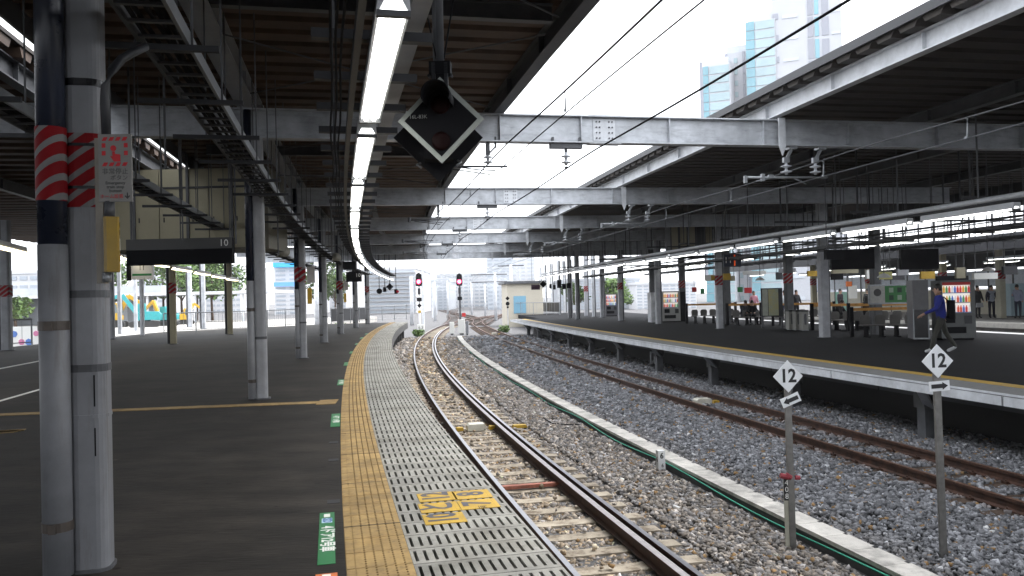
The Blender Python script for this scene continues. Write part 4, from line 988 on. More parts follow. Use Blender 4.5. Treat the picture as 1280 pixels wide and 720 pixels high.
# ================================================================ BACKGROUND
def building(u0, u1, vtop, Y, label, floors, wall, win, depth=30, rz=0, name='apartment_building', band=.42, extra=None, zb=-1.3, ncol=0):
    a = at(u0, vtop, Y); b = at(u1, vtop, Y); w = b.x-a.x; h = a.z-zb
    t = thing(name, label, 'building', ((a.x+b.x)/2, Y, zb), rz)
    q = MB(); q.bb(-w/2, w/2, 0, depth, 0, h); q.build('wall', wall, t)
    q = MB(); q.bb(-w/2-.2, w/2+.2, -.2, depth+.2, h, h+.5); q.build('roof', wall, t)
    fh = h/floors
    for f in range(floors):
        z0 = f*fh+fh*.3
        if ncol:
            cw = w/ncol
            for c in range(ncol):
                q = MB(); q.bb(-w/2+c*cw+cw*.15, -w/2+(c+1)*cw-cw*.15, -.12, .05, z0, z0+fh*band); q.build('window', win, t)
        else:
            q = MB(); q.bb(-w/2+w*.03, w/2-w*.03, -.12, .05, z0, z0+fh*band); q.build('window_band', win, t)
            q = MB(); q.bb(-w/2, w/2, -.8, -.02, z0-fh*.12, z0-fh*.04); q.build('balcony_slab', wall, t)
    return t
wl_ = mat('wall_white', (.56, .565, .58), .8, var=.04, scale=.3); wl2 = mat('wall_pale_blue', (.47, .50, .54), .8, var=.05, scale=.3); wl3 = mat('wall_beige', (.50, .46, .38), .8, var=.05, scale=.6); wl4 = mat('wall_grey', (.36, .375, .40), .8, var=.05, scale=.4)
wnd = mat('far_window', (.34, .375, .42), .3, var=0); wnd2 = mat('far_window_teal', (.14, .36, .46), .25, var=.1, scale=.2)
building(455, 520, 338, 170, 'white apartment block with balcony bands behind the near platform tip', 11, wl_, wnd)
building(520, 560, 352, 210, 'pale blue office block behind the left red signal', 10, wl2, wnd, ncol=6)
building(545, 612, 344, 250, 'wide pale building behind the right red signal', 9, wl_, wnd, ncol=10)
building(608, 640, 318, 190, 'tall pale block between the signals and the right platform', 14, wl2, wnd, ncol=4)
building(634, 668, 300, 230, 'tall pale tower rising left of the right roof end', 18, wl_, wl2, ncol=3)
building(700, 800, 352, 160, 'grey office block seen between the right columns', 9, wl4, wnd, ncol=12)
building(795, 870, 356, 150, 'white office block seen behind the vending machines', 8, wl_, wnd, ncol=9)
building(342, 376, 326, 190, 'white office block with a blue fascia seen between the near columns', 13, wl_, wnd, ncol=2)
t = thing('fascia_board', 'bright blue fascia band on the white office block', 'signboard', at(358.5, 333, 188.5)); q = MB(); q.box((0, 0, 1.0), (6.4, .6, 2.4)); q.build('panel', mat('fascia_blue', (.03, .38, .75), .4, var=0), t); q = MB(); q.box((0, 0, -4.2), (6.4, .5, 1.0)); q.build('lower_band', mat('fascia_blue2', (.12, .35, .75), .4, var=0), t)
building(376, 432, 338, 220, 'white apartment block behind the trees left of the light row', 11, wl_, wnd, ncol=6)
building(226, 300, 334, 260, 'long white apartment block beyond the excavators', 9, wl_, wnd, ncol=12)
building(60, 215, 340, 240, 'long white building beyond the excavators at left', 8, wl_, wnd, ncol=16)
building(-120, 62, 346, 130, 'white building beyond the left edge column', 6, wl_, wnd, ncol=14)
# beige station building behind the right platform end
p = at(650, 392, 78); t = thing('station_building', 'beige single-storey building with blue door behind the right platform end', 'building', (p.x+.4, 78, -1.3), R_(6))
q = MB(); q.bb(-1.6, 1.9, 0, 6, 0, 4.2); q.build('wall', wl3, t); q = MB(); q.bb(-1.9, 2.2, -.4, 6.3, 4.2, 4.45); q.build('roof', steel_m, t)
q = MB(); q.bb(-1.0, .2, -.06, -.002, 1.3, 3.0); dr = q.build('door', mat('door_blue', (.18, .36, .48), .5, var=.05), t)
q = MB(); q.bb(-.34, -.28, -.1, -.06, 2.2, 2.4); q.build('handle', steel_d, dr)
# tower at the top right
def tower_block(u0, u1, vtop, Y, label, rz, strips, floors=26):
    a = at(u0, vtop, Y); b = at(u1, vtop, Y); w = (b.x-a.x); h = a.z+1.3; t = thing('tower_block', label, 'building', ((a.x+b.x)/2, Y, -1.3), rz)
    tw_ = mat('tower_wall', (.41, .42, .45), .7, var=.05, scale=.1)
    q = MB(); q.bb(-w/2, w/2, 0, w, 0, h); q.build('wall', tw_, t)
    q = MB(); q.bb(-w/2+.6, w/2-.6, .6, w-.6, h, h+2.2); q.build('roof', wl2, t)
    fh = h/floors
    for (x0, x1, mt, hh) in strips:
        q = MB(); q.bb(x0*w, x1*w, -.25, .02, .15, fh*hh); me = q.mesh('glass_panel', mt)
        for f in range(floors): put(me, 'glass_panel', t, (0, 0, f*fh))
    return t
tealA = mat('glass_teal', (.15, .32, .38), .15, var=.1, scale=.1); tealB = mat('glass_pale_teal', (.30, .40, .43), .15, var=.1, scale=.1); gr = mat('tower_grey', (.24, .25, .29), .6, var=0)
tower_block(876, 912, 82, 230, 'shorter white tower with teal glass strip left of the tall tower', R_(-24), [(-.5, -.24, tealA, .97), (-.2, .46, tealB, .88)])
tower_block(905, 935, 66, 236, 'slim white tower with grey piers between the teal towers', R_(-24), [(-.45, -.36, gr, 1.0), (-.1, .05, tealB, .5), (.25, .35, gr, 1.0)], 22)
tower_block(932, 968, 26, 228, 'tall white tower with wide teal glass face', R_(-24), [(-.5, -.2, tealA, .97), (-.17, .47, tealB, .88)], 30)
tower_block(964, 1046, -60, 224, 'tallest white tower with small window rows at the top right', R_(-20), [(-.48, -.40, gr, .3), (-.34, -.12, wl2, .18), (.02, .10, gr, .94), (.12, .18, tealA, .9), (.22, .32, gr, .86), (.36, .48, wl2, .14)], 16)
q = MB(); p = at(876, 78, 222); p1 = at(878, 150, 222); q.tube([(p.x, 222, p.z), (p.x, 222, 5)], .5, 6); tag(q.build('lattice_mast', gr, None), 'thin grey mast left of the shorter teal tower', 'mast')
# poles
def pole(u, v0, v1, Y, label, r=.16, mt=None, arms=(), grp='catenary poles in the distance'):
    a, b = at(u, v0, Y), at(u, v1, Y); b.z = max(-1.3, b.z); t = thing('catenary_pole', label, 'pole', (b.x, Y, -1.3), 0, grp); h = a.z+1.3
    q = MB(); q.cyl((0, 0, 0), (0, 0, h), r, r*.75, n=10); q.build('mast', mt or steel_w, t, True)
    for (z, x0, x1) in arms: q = MB(); q.bar((x0, 0, h*z), (x1, 0, h*z), .1, .12); q.build('cross_arm', steel_m, t)
    return t
pole(397, 325, 398, 70, 'thick white pole between the near columns by the trees', .3, arms=((.97, -1.2, 0),))
pole(515, 345, 402, 90, 'white pole standing left of the left red signal', .22)
pole(544, 352, 402, 105, 'pale pole between the two red signals, left one', .2)
pole(620, 340, 400, 100, 'pale pole right of the right red signal', .2, arms=((.95, -3, 1.5), (.80, -3, 1.5)))
pole(640, 330, 398, 92, 'pale pole at the right platform tip', .22, arms=((.97, -1.5, 1.5),))
pole(607, 355, 402, 120, 'slim pale pole behind the crossing tracks', .18)
pole(560, 350, 400, 150, 'slim far pole between the signals', .2)
pole(590, 352, 400, 140, 'slim far pole right of the right signal', .2)
for k, (v, Y, u0, u1) in enumerate(((337, 88, 528, 650), (346, 104, 515, 640), (353, 125, 540, 640), (359, 150, 545, 640))):
    a, b = at(u0, v, Y), at(u1, v-1.5, Y); t = thing('overhead_gantry', 'thin pale gantry across the tracks, %s from the front' % ORD[k], 'gantry', group='far gantries')
    for dz in (0, -.6): q = MB(); q.bar((a.x, Y, a.z+dz), (b.x, Y, a.z+dz), .12, .12); q.build('chord', steel_w, t)
    n_ = 12
    for i in range(n_):
        x0 = a.x+(b.x-a.x)*i/n_; x1 = a.x+(b.x-a.x)*(i+1)/n_; q = MB(); q.bar((x0, Y, a.z-(.6 if i % 2 else 0)), (x1, Y, a.z-(0 if i % 2 else .6)), .07, .07); q.build('brace', steel_w, t)
    for x in (a.x, b.x): q = MB(); q.bar((x, Y, -1.3), (x, Y, a.z), .25, .25); q.build('leg', steel_w, t)
# red signals
lens_r = mat('signal_red_lit', (.6, .02, .06), .3, var=0, emit=(1, .05, .12), es=2.2)
for k, (u, v, vb, Y) in enumerate(((525, 350, 402, 72), (575.5, 350, 402, 76))):
    b = at(u, vb, Y); b.z = -1.3; c = at(u, v, Y); t = thing('track_signal', ('red lit track signal at the near platform tip', 'red lit track signal in front of the crossing tracks')[k], 'signal', b, 0, 'two red track signals')
    h = c.z+1.3
    q = MB(); q.cyl((0, 0, 0), (0, 0, h+.4), .10, n=8); q.build('mast', steel_m if k else mat('mast_white', (.7, .7, .7), .5, var=0), t)
    q = MB(); q.prism([(-.24, h-.55), (.24, h-.55), (.3, h-.3), (.24, h+.5), (0, h+.66), (-.24, h+.5), (-.3, h-.3)], -.28, -.1); q.build('head', black, t)
    q = MB(); q.lathe([(.21, 0), (.2, .03), (0, .05)], n=16); o = q.build('lens', lens_r, t, True); o.rotation_euler = (R_(90), 0, 0); o.location = (0, -.29, h-.16)
    q = MB(); q.lathe([(.09, 0), (.08, .01), (0, .02)], n=12); o = q.build('bulb', mat('bulb_white', (1, 1, 1), .3, var=0, emit=(1, .9, .9), es=4), t, True); o.rotation_euler = (R_(90), 0, 0); o.location = (0, -.345, h-.16)
    q = MB(); q.prism([(-.12, h-1.3), (.12, h-1.3), (.12, h-.75), (-.12, h-.75)], -.2, -.1); q.build('number_board', steel_d, t)
    q = MB(); q.box((0, -.15, h-1.75), (.42, .2, .34)); q.build('lower_box', black, t)
    if k == 0:
        q = MB(); diamond(q, .2, -.2, -.15); o = q.build('small_diamond', black, t); o.location = (0, 0, h-2.3)
        q = MB(); q.box((0, -.15, h-2.85), (.26, .1, .22)); q.build('yellow_plate', yel2, t)
    else:
        q = MB(); q.box((.35, -.15, 1.35), (.34, .1, .34)); q.build('red_plate', red_p, t); q = MB(); q.box((.0, -.15, .75), (.4, .1, .32)); q.build('yellow_plate', yel2, t)
# white km boards and cabinets near the platform tip
for k, (u, v, Y, w, h) in enumerate(((526, 401, 66, .55, .55), (565, 413, 64, .35, .9), (577, 412, 64, .55, 1.1), (584, 414, 63, .22, 1.0))):
    c = at(u, v, Y); t = thing('trackside_cabinet', ('white round-numbered board at the near platform tip', 'small white cabinet left of the trough end', 'white cabinet at the end of the cable trough', 'slim grey cabinet right of the trough end')[k], 'cabinet', (c.x, Y, -1.3))
    q = MB(); q.bb(-w/2, w/2, -.15, .15, .3 if k == 0 else .12, (.3 if k == 0 else .12)+h); q.build('case', ink_w if k != 3 else steel, t); q = MB(); q.bb(-w*.3, w*.3, -.1, .1, 0, .119 if k else .299); q.build('foot', conc_d, t)
    if k == 0: text('6.3', .34, 'numeral', ink, t, (0, -.155, .58), UP_FACE, .001)
p = at(655.5, 398, 66); 
for k, (u, v, vb, Y) in enumerate(((635, 373, 398, 64), (636.5, 380, 400, 65))):
    if k: continue
    b = at(u, vb, Y); b.z = -1.3; c = at(u, v, Y); t = thing('track_signal', 'small black diamond signal on a thin post at the right platform tip', 'signal', b); h = c.z+1.3
    q = MB(); q.cyl((0, 0, 0), (0, 0, h), .04, n=6); q.build('mast', steel_w, t); q = MB(); diamond(q, .17, -.1, -.02); o = q.build('face', black, t); o.location = (0, 0, h)
    q = MB(); q.cyl((0, -.1, h-.42), (0, -.02, h-.42), .16, n=12); q.build('oval_plate', black, t); q = MB(); q.box((0, -.06, h-.7), (.16, .08, .14)); q.build('small_plate', black, t)

# ---------------------------------------------------------------- trees and bushes
def foliage(q, c, r, n, s):
    for _ in range(n):
        d = Vector((random.gauss(0, 1), random.gauss(0, 1), random.gauss(0, 1))); d.normalize(); p = Vector(c) + Vector((d.x*r[0], d.y*r[1], d.z*r[2]))*(random.random()**.4)
        a = Vector((random.gauss(0, 1), random.gauss(0, 1), random.gauss(0, .7))).normalized(); b = a.orthogonal().normalized(); ss = s*random.uniform(.6, 1.4)
        q.cur = random.randint(0, 1); q.add([p-a*ss, p+b*ss*.5, p+a*ss, p-b*ss*.5], [(0, 1, 2, 3)])
def tree(x, y, h, r, label, zb=-1.3, n=900):
    t = thing('tree', label, 'tree', (x, y, zb), random.uniform(0, 6)); q = MB(); q.tube([(0, 0, 0), (.1, .05, h*.3), (-.05, .1, h*.6)], [.22, .16, .08], 7)
    for k in range(5):
        a = k*1.3; q.tube([(0, 0, h*.32), (math.cos(a)*r*.3, math.sin(a)*r*.3, h*.5), (math.cos(a)*r*.6, math.sin(a)*r*.6, h*.68)], [.1, .06, .03], 5)
    q.build('trunk', bark, t); q = MB()
    for k in range(11):
        a = random.uniform(0, 6.28); rr = random.uniform(.1, .62)*r; foliage(q, (math.cos(a)*rr, math.sin(a)*rr, h*random.uniform(.42, .92)), (r*.42, r*.42, h*.14), n//11, .34)
    q.build('crown', leafs, t)
for k, (u, Y, h, r, lab) in enumerate(((205, 118, 11.5, 4.5, 'green tree behind the teal excavator'), (228, 112, 11, 4.2, 'green tree right of the nearer lamp-tinted column'), (246, 120, 12, 4.8, 'dense green tree beyond the fence'), (266, 116, 11.5, 4.5, 'light green tree beside the farther lamp-tinted column'), (283, 124, 12, 4.6, 'green tree left of the farther lamp-tinted column'),
                                       (142, 115, 10, 4.2, 'green tree behind the yellow excavator arm'), (396, 140, 8.5, 3.4, 'dark round tree left of the white pole'), (407, 135, 10.5, 2.6, 'narrow dark tree right of the white pole'), (420, 140, 8, 2.6, 'small tree between far columns left of the light row'),
                                       (20, 95, 5.5, 3.0, 'low green tree at the far left edge'), (770, 105, 5.0, 2.8, 'green tree seen between the right columns'), (722, 110, 4.6, 2.5, 'small green tree behind the right railing'))):
    p = at(u, 400, Y); tree(p.x, Y, h, r, lab)
for k, (u, v, Y, h) in enumerate(((521, 404, 62, .6), (629, 405, 64, .7), (402, 401, 72, 1.0), (425, 401, 76, .9))):
    p = at(u, v, Y); t = thing('bush', ('leafy green bush under the near platform tip', 'green bush at the right platform tip', 'low hedge beside the white pole', 'low hedge further along the near fence')[k], 'bush', (p.x, Y, -1.3))
    q = MB(); q.tube([(0, 0, 0), (0, 0, h*.6)], .05, 5); q.build('stem', bark, t); q = MB()
    for j in range(4): foliage(q, (random.uniform(-.35, .35), random.uniform(-.3, .3), h*.55), (.3, .3, h*.45), 70, .11)
    q.build('leaves', leafs, t)

# ---------------------------------------------------------------- excavators and yard
def excavator(loc, rz, s, body, armc, label, pose=0):
    t = thing('excavator', label, 'excavator', loc, rz); t.scale = (s, s, s); m_ = mat('track_black', (.03, .03, .03), .7, var=.1)
    for sx in (-1, 1):
        q = MB(); q.prism([(-1.5, .15), (-1.3, 0), (1.3, 0), (1.5, .15), (1.5, .5), (1.3, .65), (-1.3, .65), (-1.5, .5)], sx*.75-.25, sx*.75+.25); q.build('crawler', m_, t)
    q = MB(); q.cyl((0, 0, .55), (0, 0, .8), .6, n=14); q.build('turntable', m_, t)
    q = MB(); q.prism([(-1.6, .8), (.9, .8), (.9, 1.3), (-.1, 1.4), (-.1, 1.75), (-1.45, 1.7), (-1.7, 1.4)], -1.0, 1.0); q.build('house', body, t)
    q = MB(); q.prism([(-.1, 1.31), (.95, 1.31), (.85, 2.6), (.0, 2.65), (-.1, 2.4)], -.98, -.05); cb = q.build('cab', body, t)
    q = MB(); q.prism([(.05, 1.55), (.85, 1.55), (.76, 2.45), (.1, 2.45)], -1.0, -.985); q.build('side_window', glass, cb); q = MB(); q.bar((.94, -.52, 1.5), (.87, -.52, 2.45), .7, .03); q.build('front_window', glass, cb)
    A, B, Cc = ((.6, .35, 1.3), (2.2, .35, 3.6), (3.9, .35, 3.0)) if pose == 0 else ((.6, .35, 1.3), (1.6, .35, 3.4), (3.2, .35, 2.2))
    q = MB(); q.bar(A, B, .28, .42); q.bar(B, Cc, .26, .38); q.build('boom', armc, t)
    q = MB(); E_ = (Cc[0]-.3, .35, Cc[2]-2.0); q.bar(Cc, E_, .22, .3); q.build('stick', armc, t)
    q = MB(); q.prism([(E_[0]-.5, E_[2]-.5), (E_[0]+.1, E_[2]-.6), (E_[0]+.25, E_[2]), (E_[0]-.1, E_[2]+.1)], .0, .7); q.build('bucket', steel_d, t)
    q = MB(); q.cyl((.8, .35, 1.4), (1.6, .35, 2.4), .08, n=8); q.build('ram', galv, t)
teal = mat('machine_teal', (.03, .28, .30), .4, var=.1); yelm = mat('machine_yellow', (.50, .30, .02), .4, var=.1)
yard = -.6
excavator((at(181, 400, 84).x, 84, yard), R_(200), .95, teal, teal, 'teal excavator parked behind the pale railing', 0)
excavator((at(140, 400, 86).x, 86, yard), R_(10), 1.0, yelm, yelm, 'yellow excavator with raised arm right of the nearest column', 1)
excavator((at(206, 400, 88).x, 88, yard), R_(160), .8, teal, yelm, 'smaller teal and yellow excavator behind the lamp-tinted column', 1)
excavator((at(230, 400, 92).x, 92, yard), R_(30), .7, yelm, yelm, 'small yellow excavator right of the lamp-tinted column', 1)
q = MB(); q.bb(at(40, 400, 60).x-30, at(330, 400, 60).x, 58, 110, -1.29, yard); o = struct(q.build('yard_ground', mat('yard', (.42, .40, .37), .9, var=.15, scale=.5)))
# low coloured hoarding at far left
p = at(28, 405, 46); t = thing('hoarding', 'low white hoarding with pink and blue shapes at the far left', 'hoarding', (p.x, 46, -1.3)); q = MB(); q.bb(-8, 3.2, 0, .1, 0, 1.9); q.build('board', ink_w, t)
for k in range(14): q = MB(); x_, z_ = -3.0+k*.42, 1.15+.35*math.sin(k*2.3); q.cyl((x_, -.02-.001*k, z_), (x_, -.002, z_), .12+.1*abs(math.sin(k*1.7)), n=7); q.build('shape', mat('pinky', (.6, .2, .35), .6, var=0) if k % 2 else mat('bluey', (.1, .2, .5), .6, var=0), t)
# wide pale roof and viaduct beyond, left
a = at(-40, 352, 70); t = thing('far_roof', 'long pale station roof beyond the yard on the left', 'roof', (0, 100, 0)); q = MB(); q.bb(-95, at(345, 360, 100).x, 0, 8, 2.9, 3.25); q.build('deck', steel_w, t)
for x in range(-94, -30, 6): q = MB(); q.bb(x, x+.25, .5, .75, -1.3, 2.9); q.build('post', steel_w, t)
t = thing('viaduct', 'grey railway viaduct beyond the far left edge', 'viaduct', (0, 105, -1.3)); q = MB(); q.bb(-110, -46, 0, 9, 4.2, 5.6); q.build('deck', wl4, t)
for x in range(-108, -46, 8): q = MB(); q.bb(x, x+1.2, .5, 8.5, 0, 4.2); q.build('pier', wl4, t)

# ================================================================ RIGHT PLATFORM FURNITURE
def rcol(p, label, w=.26, hz=True, mt=None, top=5.15, z=ZR):
    t = thing('roof_column', label, 'column', (p.x, p.y, z), CR.rz(p.y), 'columns on the right platform')
    q = MB(); q.slab(rounded(w, .04, 2), .02, top-z); q.build('post', mt or mat('column_pale', (.40, .41, .44), .5, var=.12, scale=4), t)
    q = MB(); q.slab(rounded(w+.1, .05, 2), 0, .02); q.build('base_plate', steel_m, t)
    q = MB(); q.cyl((w*.5+.07, .04, .02), (w*.5+.07, .04, top-z), .06, n=8); q.build('drainpipe', steel_m, t)
    if hz: q = MB(); q.slab(rounded(w+.03, .05, 2), 2.05, 2.5); q.build('hazard_wrap', haz2, t)
RC = [(1031, 422), (900, 411), (823, 405), (776, 401), (753, 397), (733, 395), (713, 391.5)]
for k, (u, v) in enumerate(RC): rcol(onz(u, v, ZR), 'grey column in the front row of the right platform, %s from the right' % ORD[k], .30 if k == 0 else .27, k in (1, 3, 5))
for k, y in enumerate((28.3, 34.8, 41.6, 48.4, 54.5)):
    rcol(CR.p(y, RO+8.9), 'dark column in the back row of the right platform, %s from the right' % ORD[k], .30, k in (1, 3), steel_m)
for k, (u, v) in enumerate(((742, 396), (721, 393), (706, 391), (699, 391.5), (690, 390), (682, 389.5), (676, 388.5))): rcol(onz(u, v, ZR), 'slim pale column crowding the far end of the right platform, %s from the right' % ORD[k], .2, False, steel_w)
for k, y in enumerate((57.5, 60.5)): rcol(CR.p(y, RO+4.2), 'slim column at the far end of the right platform, %s' % ORD[k], .2, False, steel)
# lights over the right platform
ly = list(CR.walk(11.3, 58, 2.95))
for k, y in enumerate(ly): light(CR, y, RO+2.0, 3.02, 'fluorescent light in the front row over the right platform, %s from the right' % ORD[k], 'front lights of the right platform', diff=False)
ly2 = list(CR.walk(17.5, 58, 5.2))
for k, y in enumerate(ly2): light(CR, y, RO+6.4, 3.0, 'fluorescent light in the back row over the right platform, %s from the right' % ORD[k], 'back lights of the right platform', diff=False)
lr = thing('light_rail', 'grey pipe carrying the front lights of the right platform', 'light rail')
q = MB(); q.tube([CR.p(y, RO+1.95, 3.26) for y in np.arange(5, 60, 1.5)], .055, 8); q.build('channel', lamp_case, lr, True)
q = MB(); q.bb(-.012, .012, -.012, .012, 3.2, ZD+.05); me = q.mesh('hanger_rod', steel_m)
for y in CR.walk(8, 60, 2.4): put(me, 'hanger_rod', lr, CR.p(y, RO+1.95), CR.rz(y))
rack(CR, RO+4.9, 2.92, .34, 9, 58, 'dark cable rack over the middle of the right platform', 4)
rack(CR, RO+9.6, 3.0, .34, 9, 58, 'dark cable rack over the back of the right platform', 4)
for k, off in enumerate((RO+3.2, RO+7.6, RO+11.5)):
    q = MB(); q.tube([CR.p(y, off, 3.35+.12*k) for y in np.arange(8, 60, 1.5)], .04, 6); tag(q.build('overhead_pipe', steel_m, None, True), 'long grey pipe under the right roof, %s from the track' % ORD[k], 'pipe')
# cream panels hung high on the right
Y_ = 38; a, b = at(838, 285, Y_), at(892, 312, Y_); t = thing('panel_enclosure', 'cream panels hung high under the right roof', 'enclosure')
for i in range(5):
    if i == 3: continue
    x0 = a.x+(b.x-a.x)*i/5; q = MB(); q.bb(x0+.06, x0+(b.x-a.x)/5-.06, Y_, Y_+.06, b.z, a.z+.5); q.build('panel', cream, t)
q = MB(); q.bb(a.x, b.x, Y_+.07, Y_+1.4, b.z, ZD); q.build('frame', steel_d, t)
# hanging boards
def hang_board(u0, v0, u1, v1, Y, label, mt, txt=None, extra=None, rz=0, name='platform_sign'):
    a, b = at(u0, v0, Y), at(u1, v1, Y); c = (a+b)/2; w, h = b.x-a.x, a.z-b.z; t = thing(name, label, 'sign', c, rz)
    q = MB(); q.box((0, 0, 0), (w, .16, h)); q.build('case', mt, t)
    if txt:
        body, dx, sz, m_ = txt; text(body, sz, 'numeral', m_, t, (dx*w, -.083, 0), UP_FACE, .001)
    if extra:
        dx, dw, m_ = extra; q = MB(); q.box((dx*w, -.082, 0), (dw*w, .004, h*.9)); q.build('colour_band', m_, t)
    hang_rods(t, (-w*.4, w*.4), h/2, ZD-c.z); return t
hang_board(904, 318, 926, 333, 33, 'dark hanging sign with number 11 and red bar on the right platform', mat('sign_navy', (.02, .025, .05), .5, var=0), ('11', -.25, .35, ink_w), (.12, .08, mat('bar_orange', (.45, .07, .02), .5, var=0, emit=(1, .12, .02), es=.12)))
hang_board(1038, 312, 1092, 336, 24, 'large black hanging sign above the green poster', black)
hang_board(1125, 312, 1172, 336, 25.5, 'large black hanging sign left of the dark back column', black)
hang_board(1031, 312.5, 1055, 324, 20.5, 'small grey framed monitor hanging at the right front lights', black, name='hanging_monitor')
hang_board(881, 344, 893, 351, 34, 'white and yellow notice hanging left of the second column', ink_w, None, (.3, .4, yel2)); hang_board(904, 342, 913, 350, 33.4, 'yellow notice hanging right of the second column', yel2)
hang_board(1100, 340, 1114, 349, 26, 'pale yellow hanging notice above the green poster', mat('notice_yellow', (.62, .60, .25), .5, var=0))
hang_board(664, 356, 675, 362, 56, 'small dark hanging display at the right platform tip', mat('sign_maroon', (.05, .02, .04), .5, var=0))
c = at(679, 355, 54); t = thing('hanging_signal', 'black diamond signal with white rim at the right platform tip', 'signal', c); q = MB(); diamond(q, .30, 0, .05); q.build('border_plate', ink_w, t); q = MB(); diamond(q, .24, -.02, -.001); q.build('face', black, t); q = MB(); q.cyl((0, .05, .2), (0, .05, ZD-c.z), .03, n=6); q.build('hanging_pole', steel_m, t)
for k, (u, v, Y, w, h) in enumerate(((688, 358, 52, .16, .3), (693, 359, 52, .16, .3), (699, 355, 50, .26, .5), (705, 358, 49, .24, .34), (711, 357, 47, .24, .3))):
    c = at(u, v, Y); t = thing('hanging_signal', 'small black box hanging at the right platform end, %s from the left' % ORD[k], 'signal', c, 0, 'small black boxes at the right platform end'); q = MB(); q.box((0, 0, 0), (w, .2, h)); q.build('case', black, t); q = MB(); q.cyl((0, 0, h/2), (0, 0, ZD-c.z), .02, n=6); q.build('hanging_pole', steel_m, t)
for k, (u, v, Y) in enumerate(((1105, 345, 23.5), (1235, 337, 24.5), (950, 349, 33))):
    c = at(u, v, Y); t = thing('loudspeaker', 'white round hanging loudspeaker on the right platform, %s' % ('left of the vending machine', 'above the far standing people', 'above the map board')[k], 'loudspeaker', c)
    q = MB(); q.lathe([(.18, -.05), (.19, -.03), (.1, .05), (.03, .08)], n=14); q.build('shell', mat('speaker_white', (.6, .6, .58), .5, var=.03), t, True); q = MB(); q.cyl((0, 0, .08), (0, 0, ZD-c.z), .015, n=6); q.build('hanging_rod', steel_m, t)
# rows of small hanging boards, clocks and lamp boxes that crowd the space under the right roof
bcols = [('white', MATS['print_white']), ('dark grey', steel_d), ('pale grey', steel), ('yellow', yel2), ('black', black), ('cream', cream)]
for k in range(16):
    u = 1262-k*24-(k % 3)*7; Y = 27+k*1.35; v = 338+(k*7 % 11)-k*.0; c = at(u, v, Y); cn, cm = bcols[(k*5+1) % 6]; w = (.5, .9, .35, 1.3, .6)[k % 5]; h = (.28, .22, .4, .2, .3)[k % 5]
    t = thing('hanging_board', 'small %s board hanging under the right roof, %s of its row from the right' % (cn, ORD[k]), 'sign', c, R_(6), 'small boards under the right roof'); q = MB(); q.box((0, 0, 0), (w, .12, h)); q.build('case', cm, t); hang_rods(t, (-w*.4, w*.4), h/2, ZD-c.z, 0, .014)
for k, y in enumerate(CR.walk(16, 58, 3.9)):
    t = thing('ceiling_pipework', 'dark pipework across the right platform ceiling, %s from the right' % ORD[k], 'pipework', group='pipework under the right roof'); z = 3.45+.12*(k % 3)
    q = MB(); q.bar(CR.p(y, RO+2.4, z), CR.p(y, RO+11.8, z), .06, .06); q.build('cross_pipe', steel_d, t)
    for o_ in (2.6, 5.6, 8.2, 11.4): q = MB(); q.bar(CR.p(y, RO+o_, z), CR.p(y, RO+o_, ZD), .035, .035); q.build('hanging_rod', steel_d, t)
bench_back = True
# vending machines
can_cols = [mat('can_%d' % i, c_, .3, var=0, emit=c_, es=.25) for i, c_ in enumerate(((.4, .03, .03), (.5, .26, .04), (.05, .2, .07), (.06, .12, .35), (.5, .5, .5), (.40, .06, .03)))]  # bottles glow faintly: the display's light is put into their material
q = MB(); q.lathe([(.033, 0), (.035, .01), (.035, .13), (.014, .18), (.014, .21)], n=7); CAN = [q.mesh('bottle', m_) for m_ in can_cols]
back_lit = mat('vending_backlight', (.8, .8, .8), .5, var=0, emit=(1, .95, .88), es=.16)
def vending(loc, rz, label, body, head=None, w=1.05, h=1.85, rows=3, dense=9):
    t = thing('vending_machine', label, 'vending machine', loc, rz, 'vending machines on the right platform'); d = .75
    q = MB(); q.bb(-w/2, w/2, .06, d, .06, h); q.bb(-w/2, w/2, .0, .058, .06, .86); q.bb(-w/2, -w/2+.06, .0, .058, .862, h); q.bb(w/2-.13, w/2, .0, .058, .862, h); q.bb(-w/2+.062, w/2-.132, .0, .058, h-.06, h)
    q.build('cabinet', body, t)
    q = MB(); q.bb(-w/2+.05, w/2-.05, .05, d-.05, 0, .059); q.build('plinth', black, t)
    q = MB(); q.bb(-w/2+.065, w/2-.135, .048, .056, .87, h-.07); q.build('backlight', back_lit, t)
    z = .90
    for r in range(rows):
        q = MB(); q.bb(-w/2+.065, w/2-.135, -.02, .045, z-.025, z-.002); q.build('shelf', blue_s if r % 2 == 0 else steel, t)
        for c in range(dense):
            put(CAN[random.randint(0, 5)], 'bottle', t, (-w/2+.11+c*(w-.29)/(dense-1), .012, z))
        z += (h-.98)/rows
    if head: q = MB(); q.bb(-w/2+.065, w/2-.135, -.012, .04, h-.16, h-.065); q.build('header', head, t)
    q = MB(); q.bb(-w/2+.1, w/2-.3, -.012, -.001, .22, .42); q.build('pickup_flap', black, t)
    q = MB(); q.bb(w/2-.34, w/2-.12, -.014, -.001, .52, .78); q.build('coin_panel', steel_d, t)
    q = MB(); q.bb(-w/2+.1, -w/2+.42, -.014, -.001, .55, .78); q.build('display', black, t)
    return t
p = onz(1199, 425, ZR); vending(p, R_(-6), 'lit vending machine full of red and orange bottles beside the person in blue', mat('vend_grey', (.085, .09, .09), .45, var=.06), red_p, 1.05, 1.92, 3, 10)
p = onz(1152, 426, ZR); t = thing('vending_machine', 'grey vending machine seen from its plain side left of the person in blue', 'vending machine', p, R_(-16), 'vending machines on the right platform')
q = MB(); q.bb(-.22, .24, .02, 1.0, .05, 1.95); q.build('cabinet', mat('vend_side', (.15, .15, .16), .45, var=.08), t); q = MB(); q.bb(-.215, .20, -.004, .018, .10, 1.0); q.build('black_panel', black_g, t)
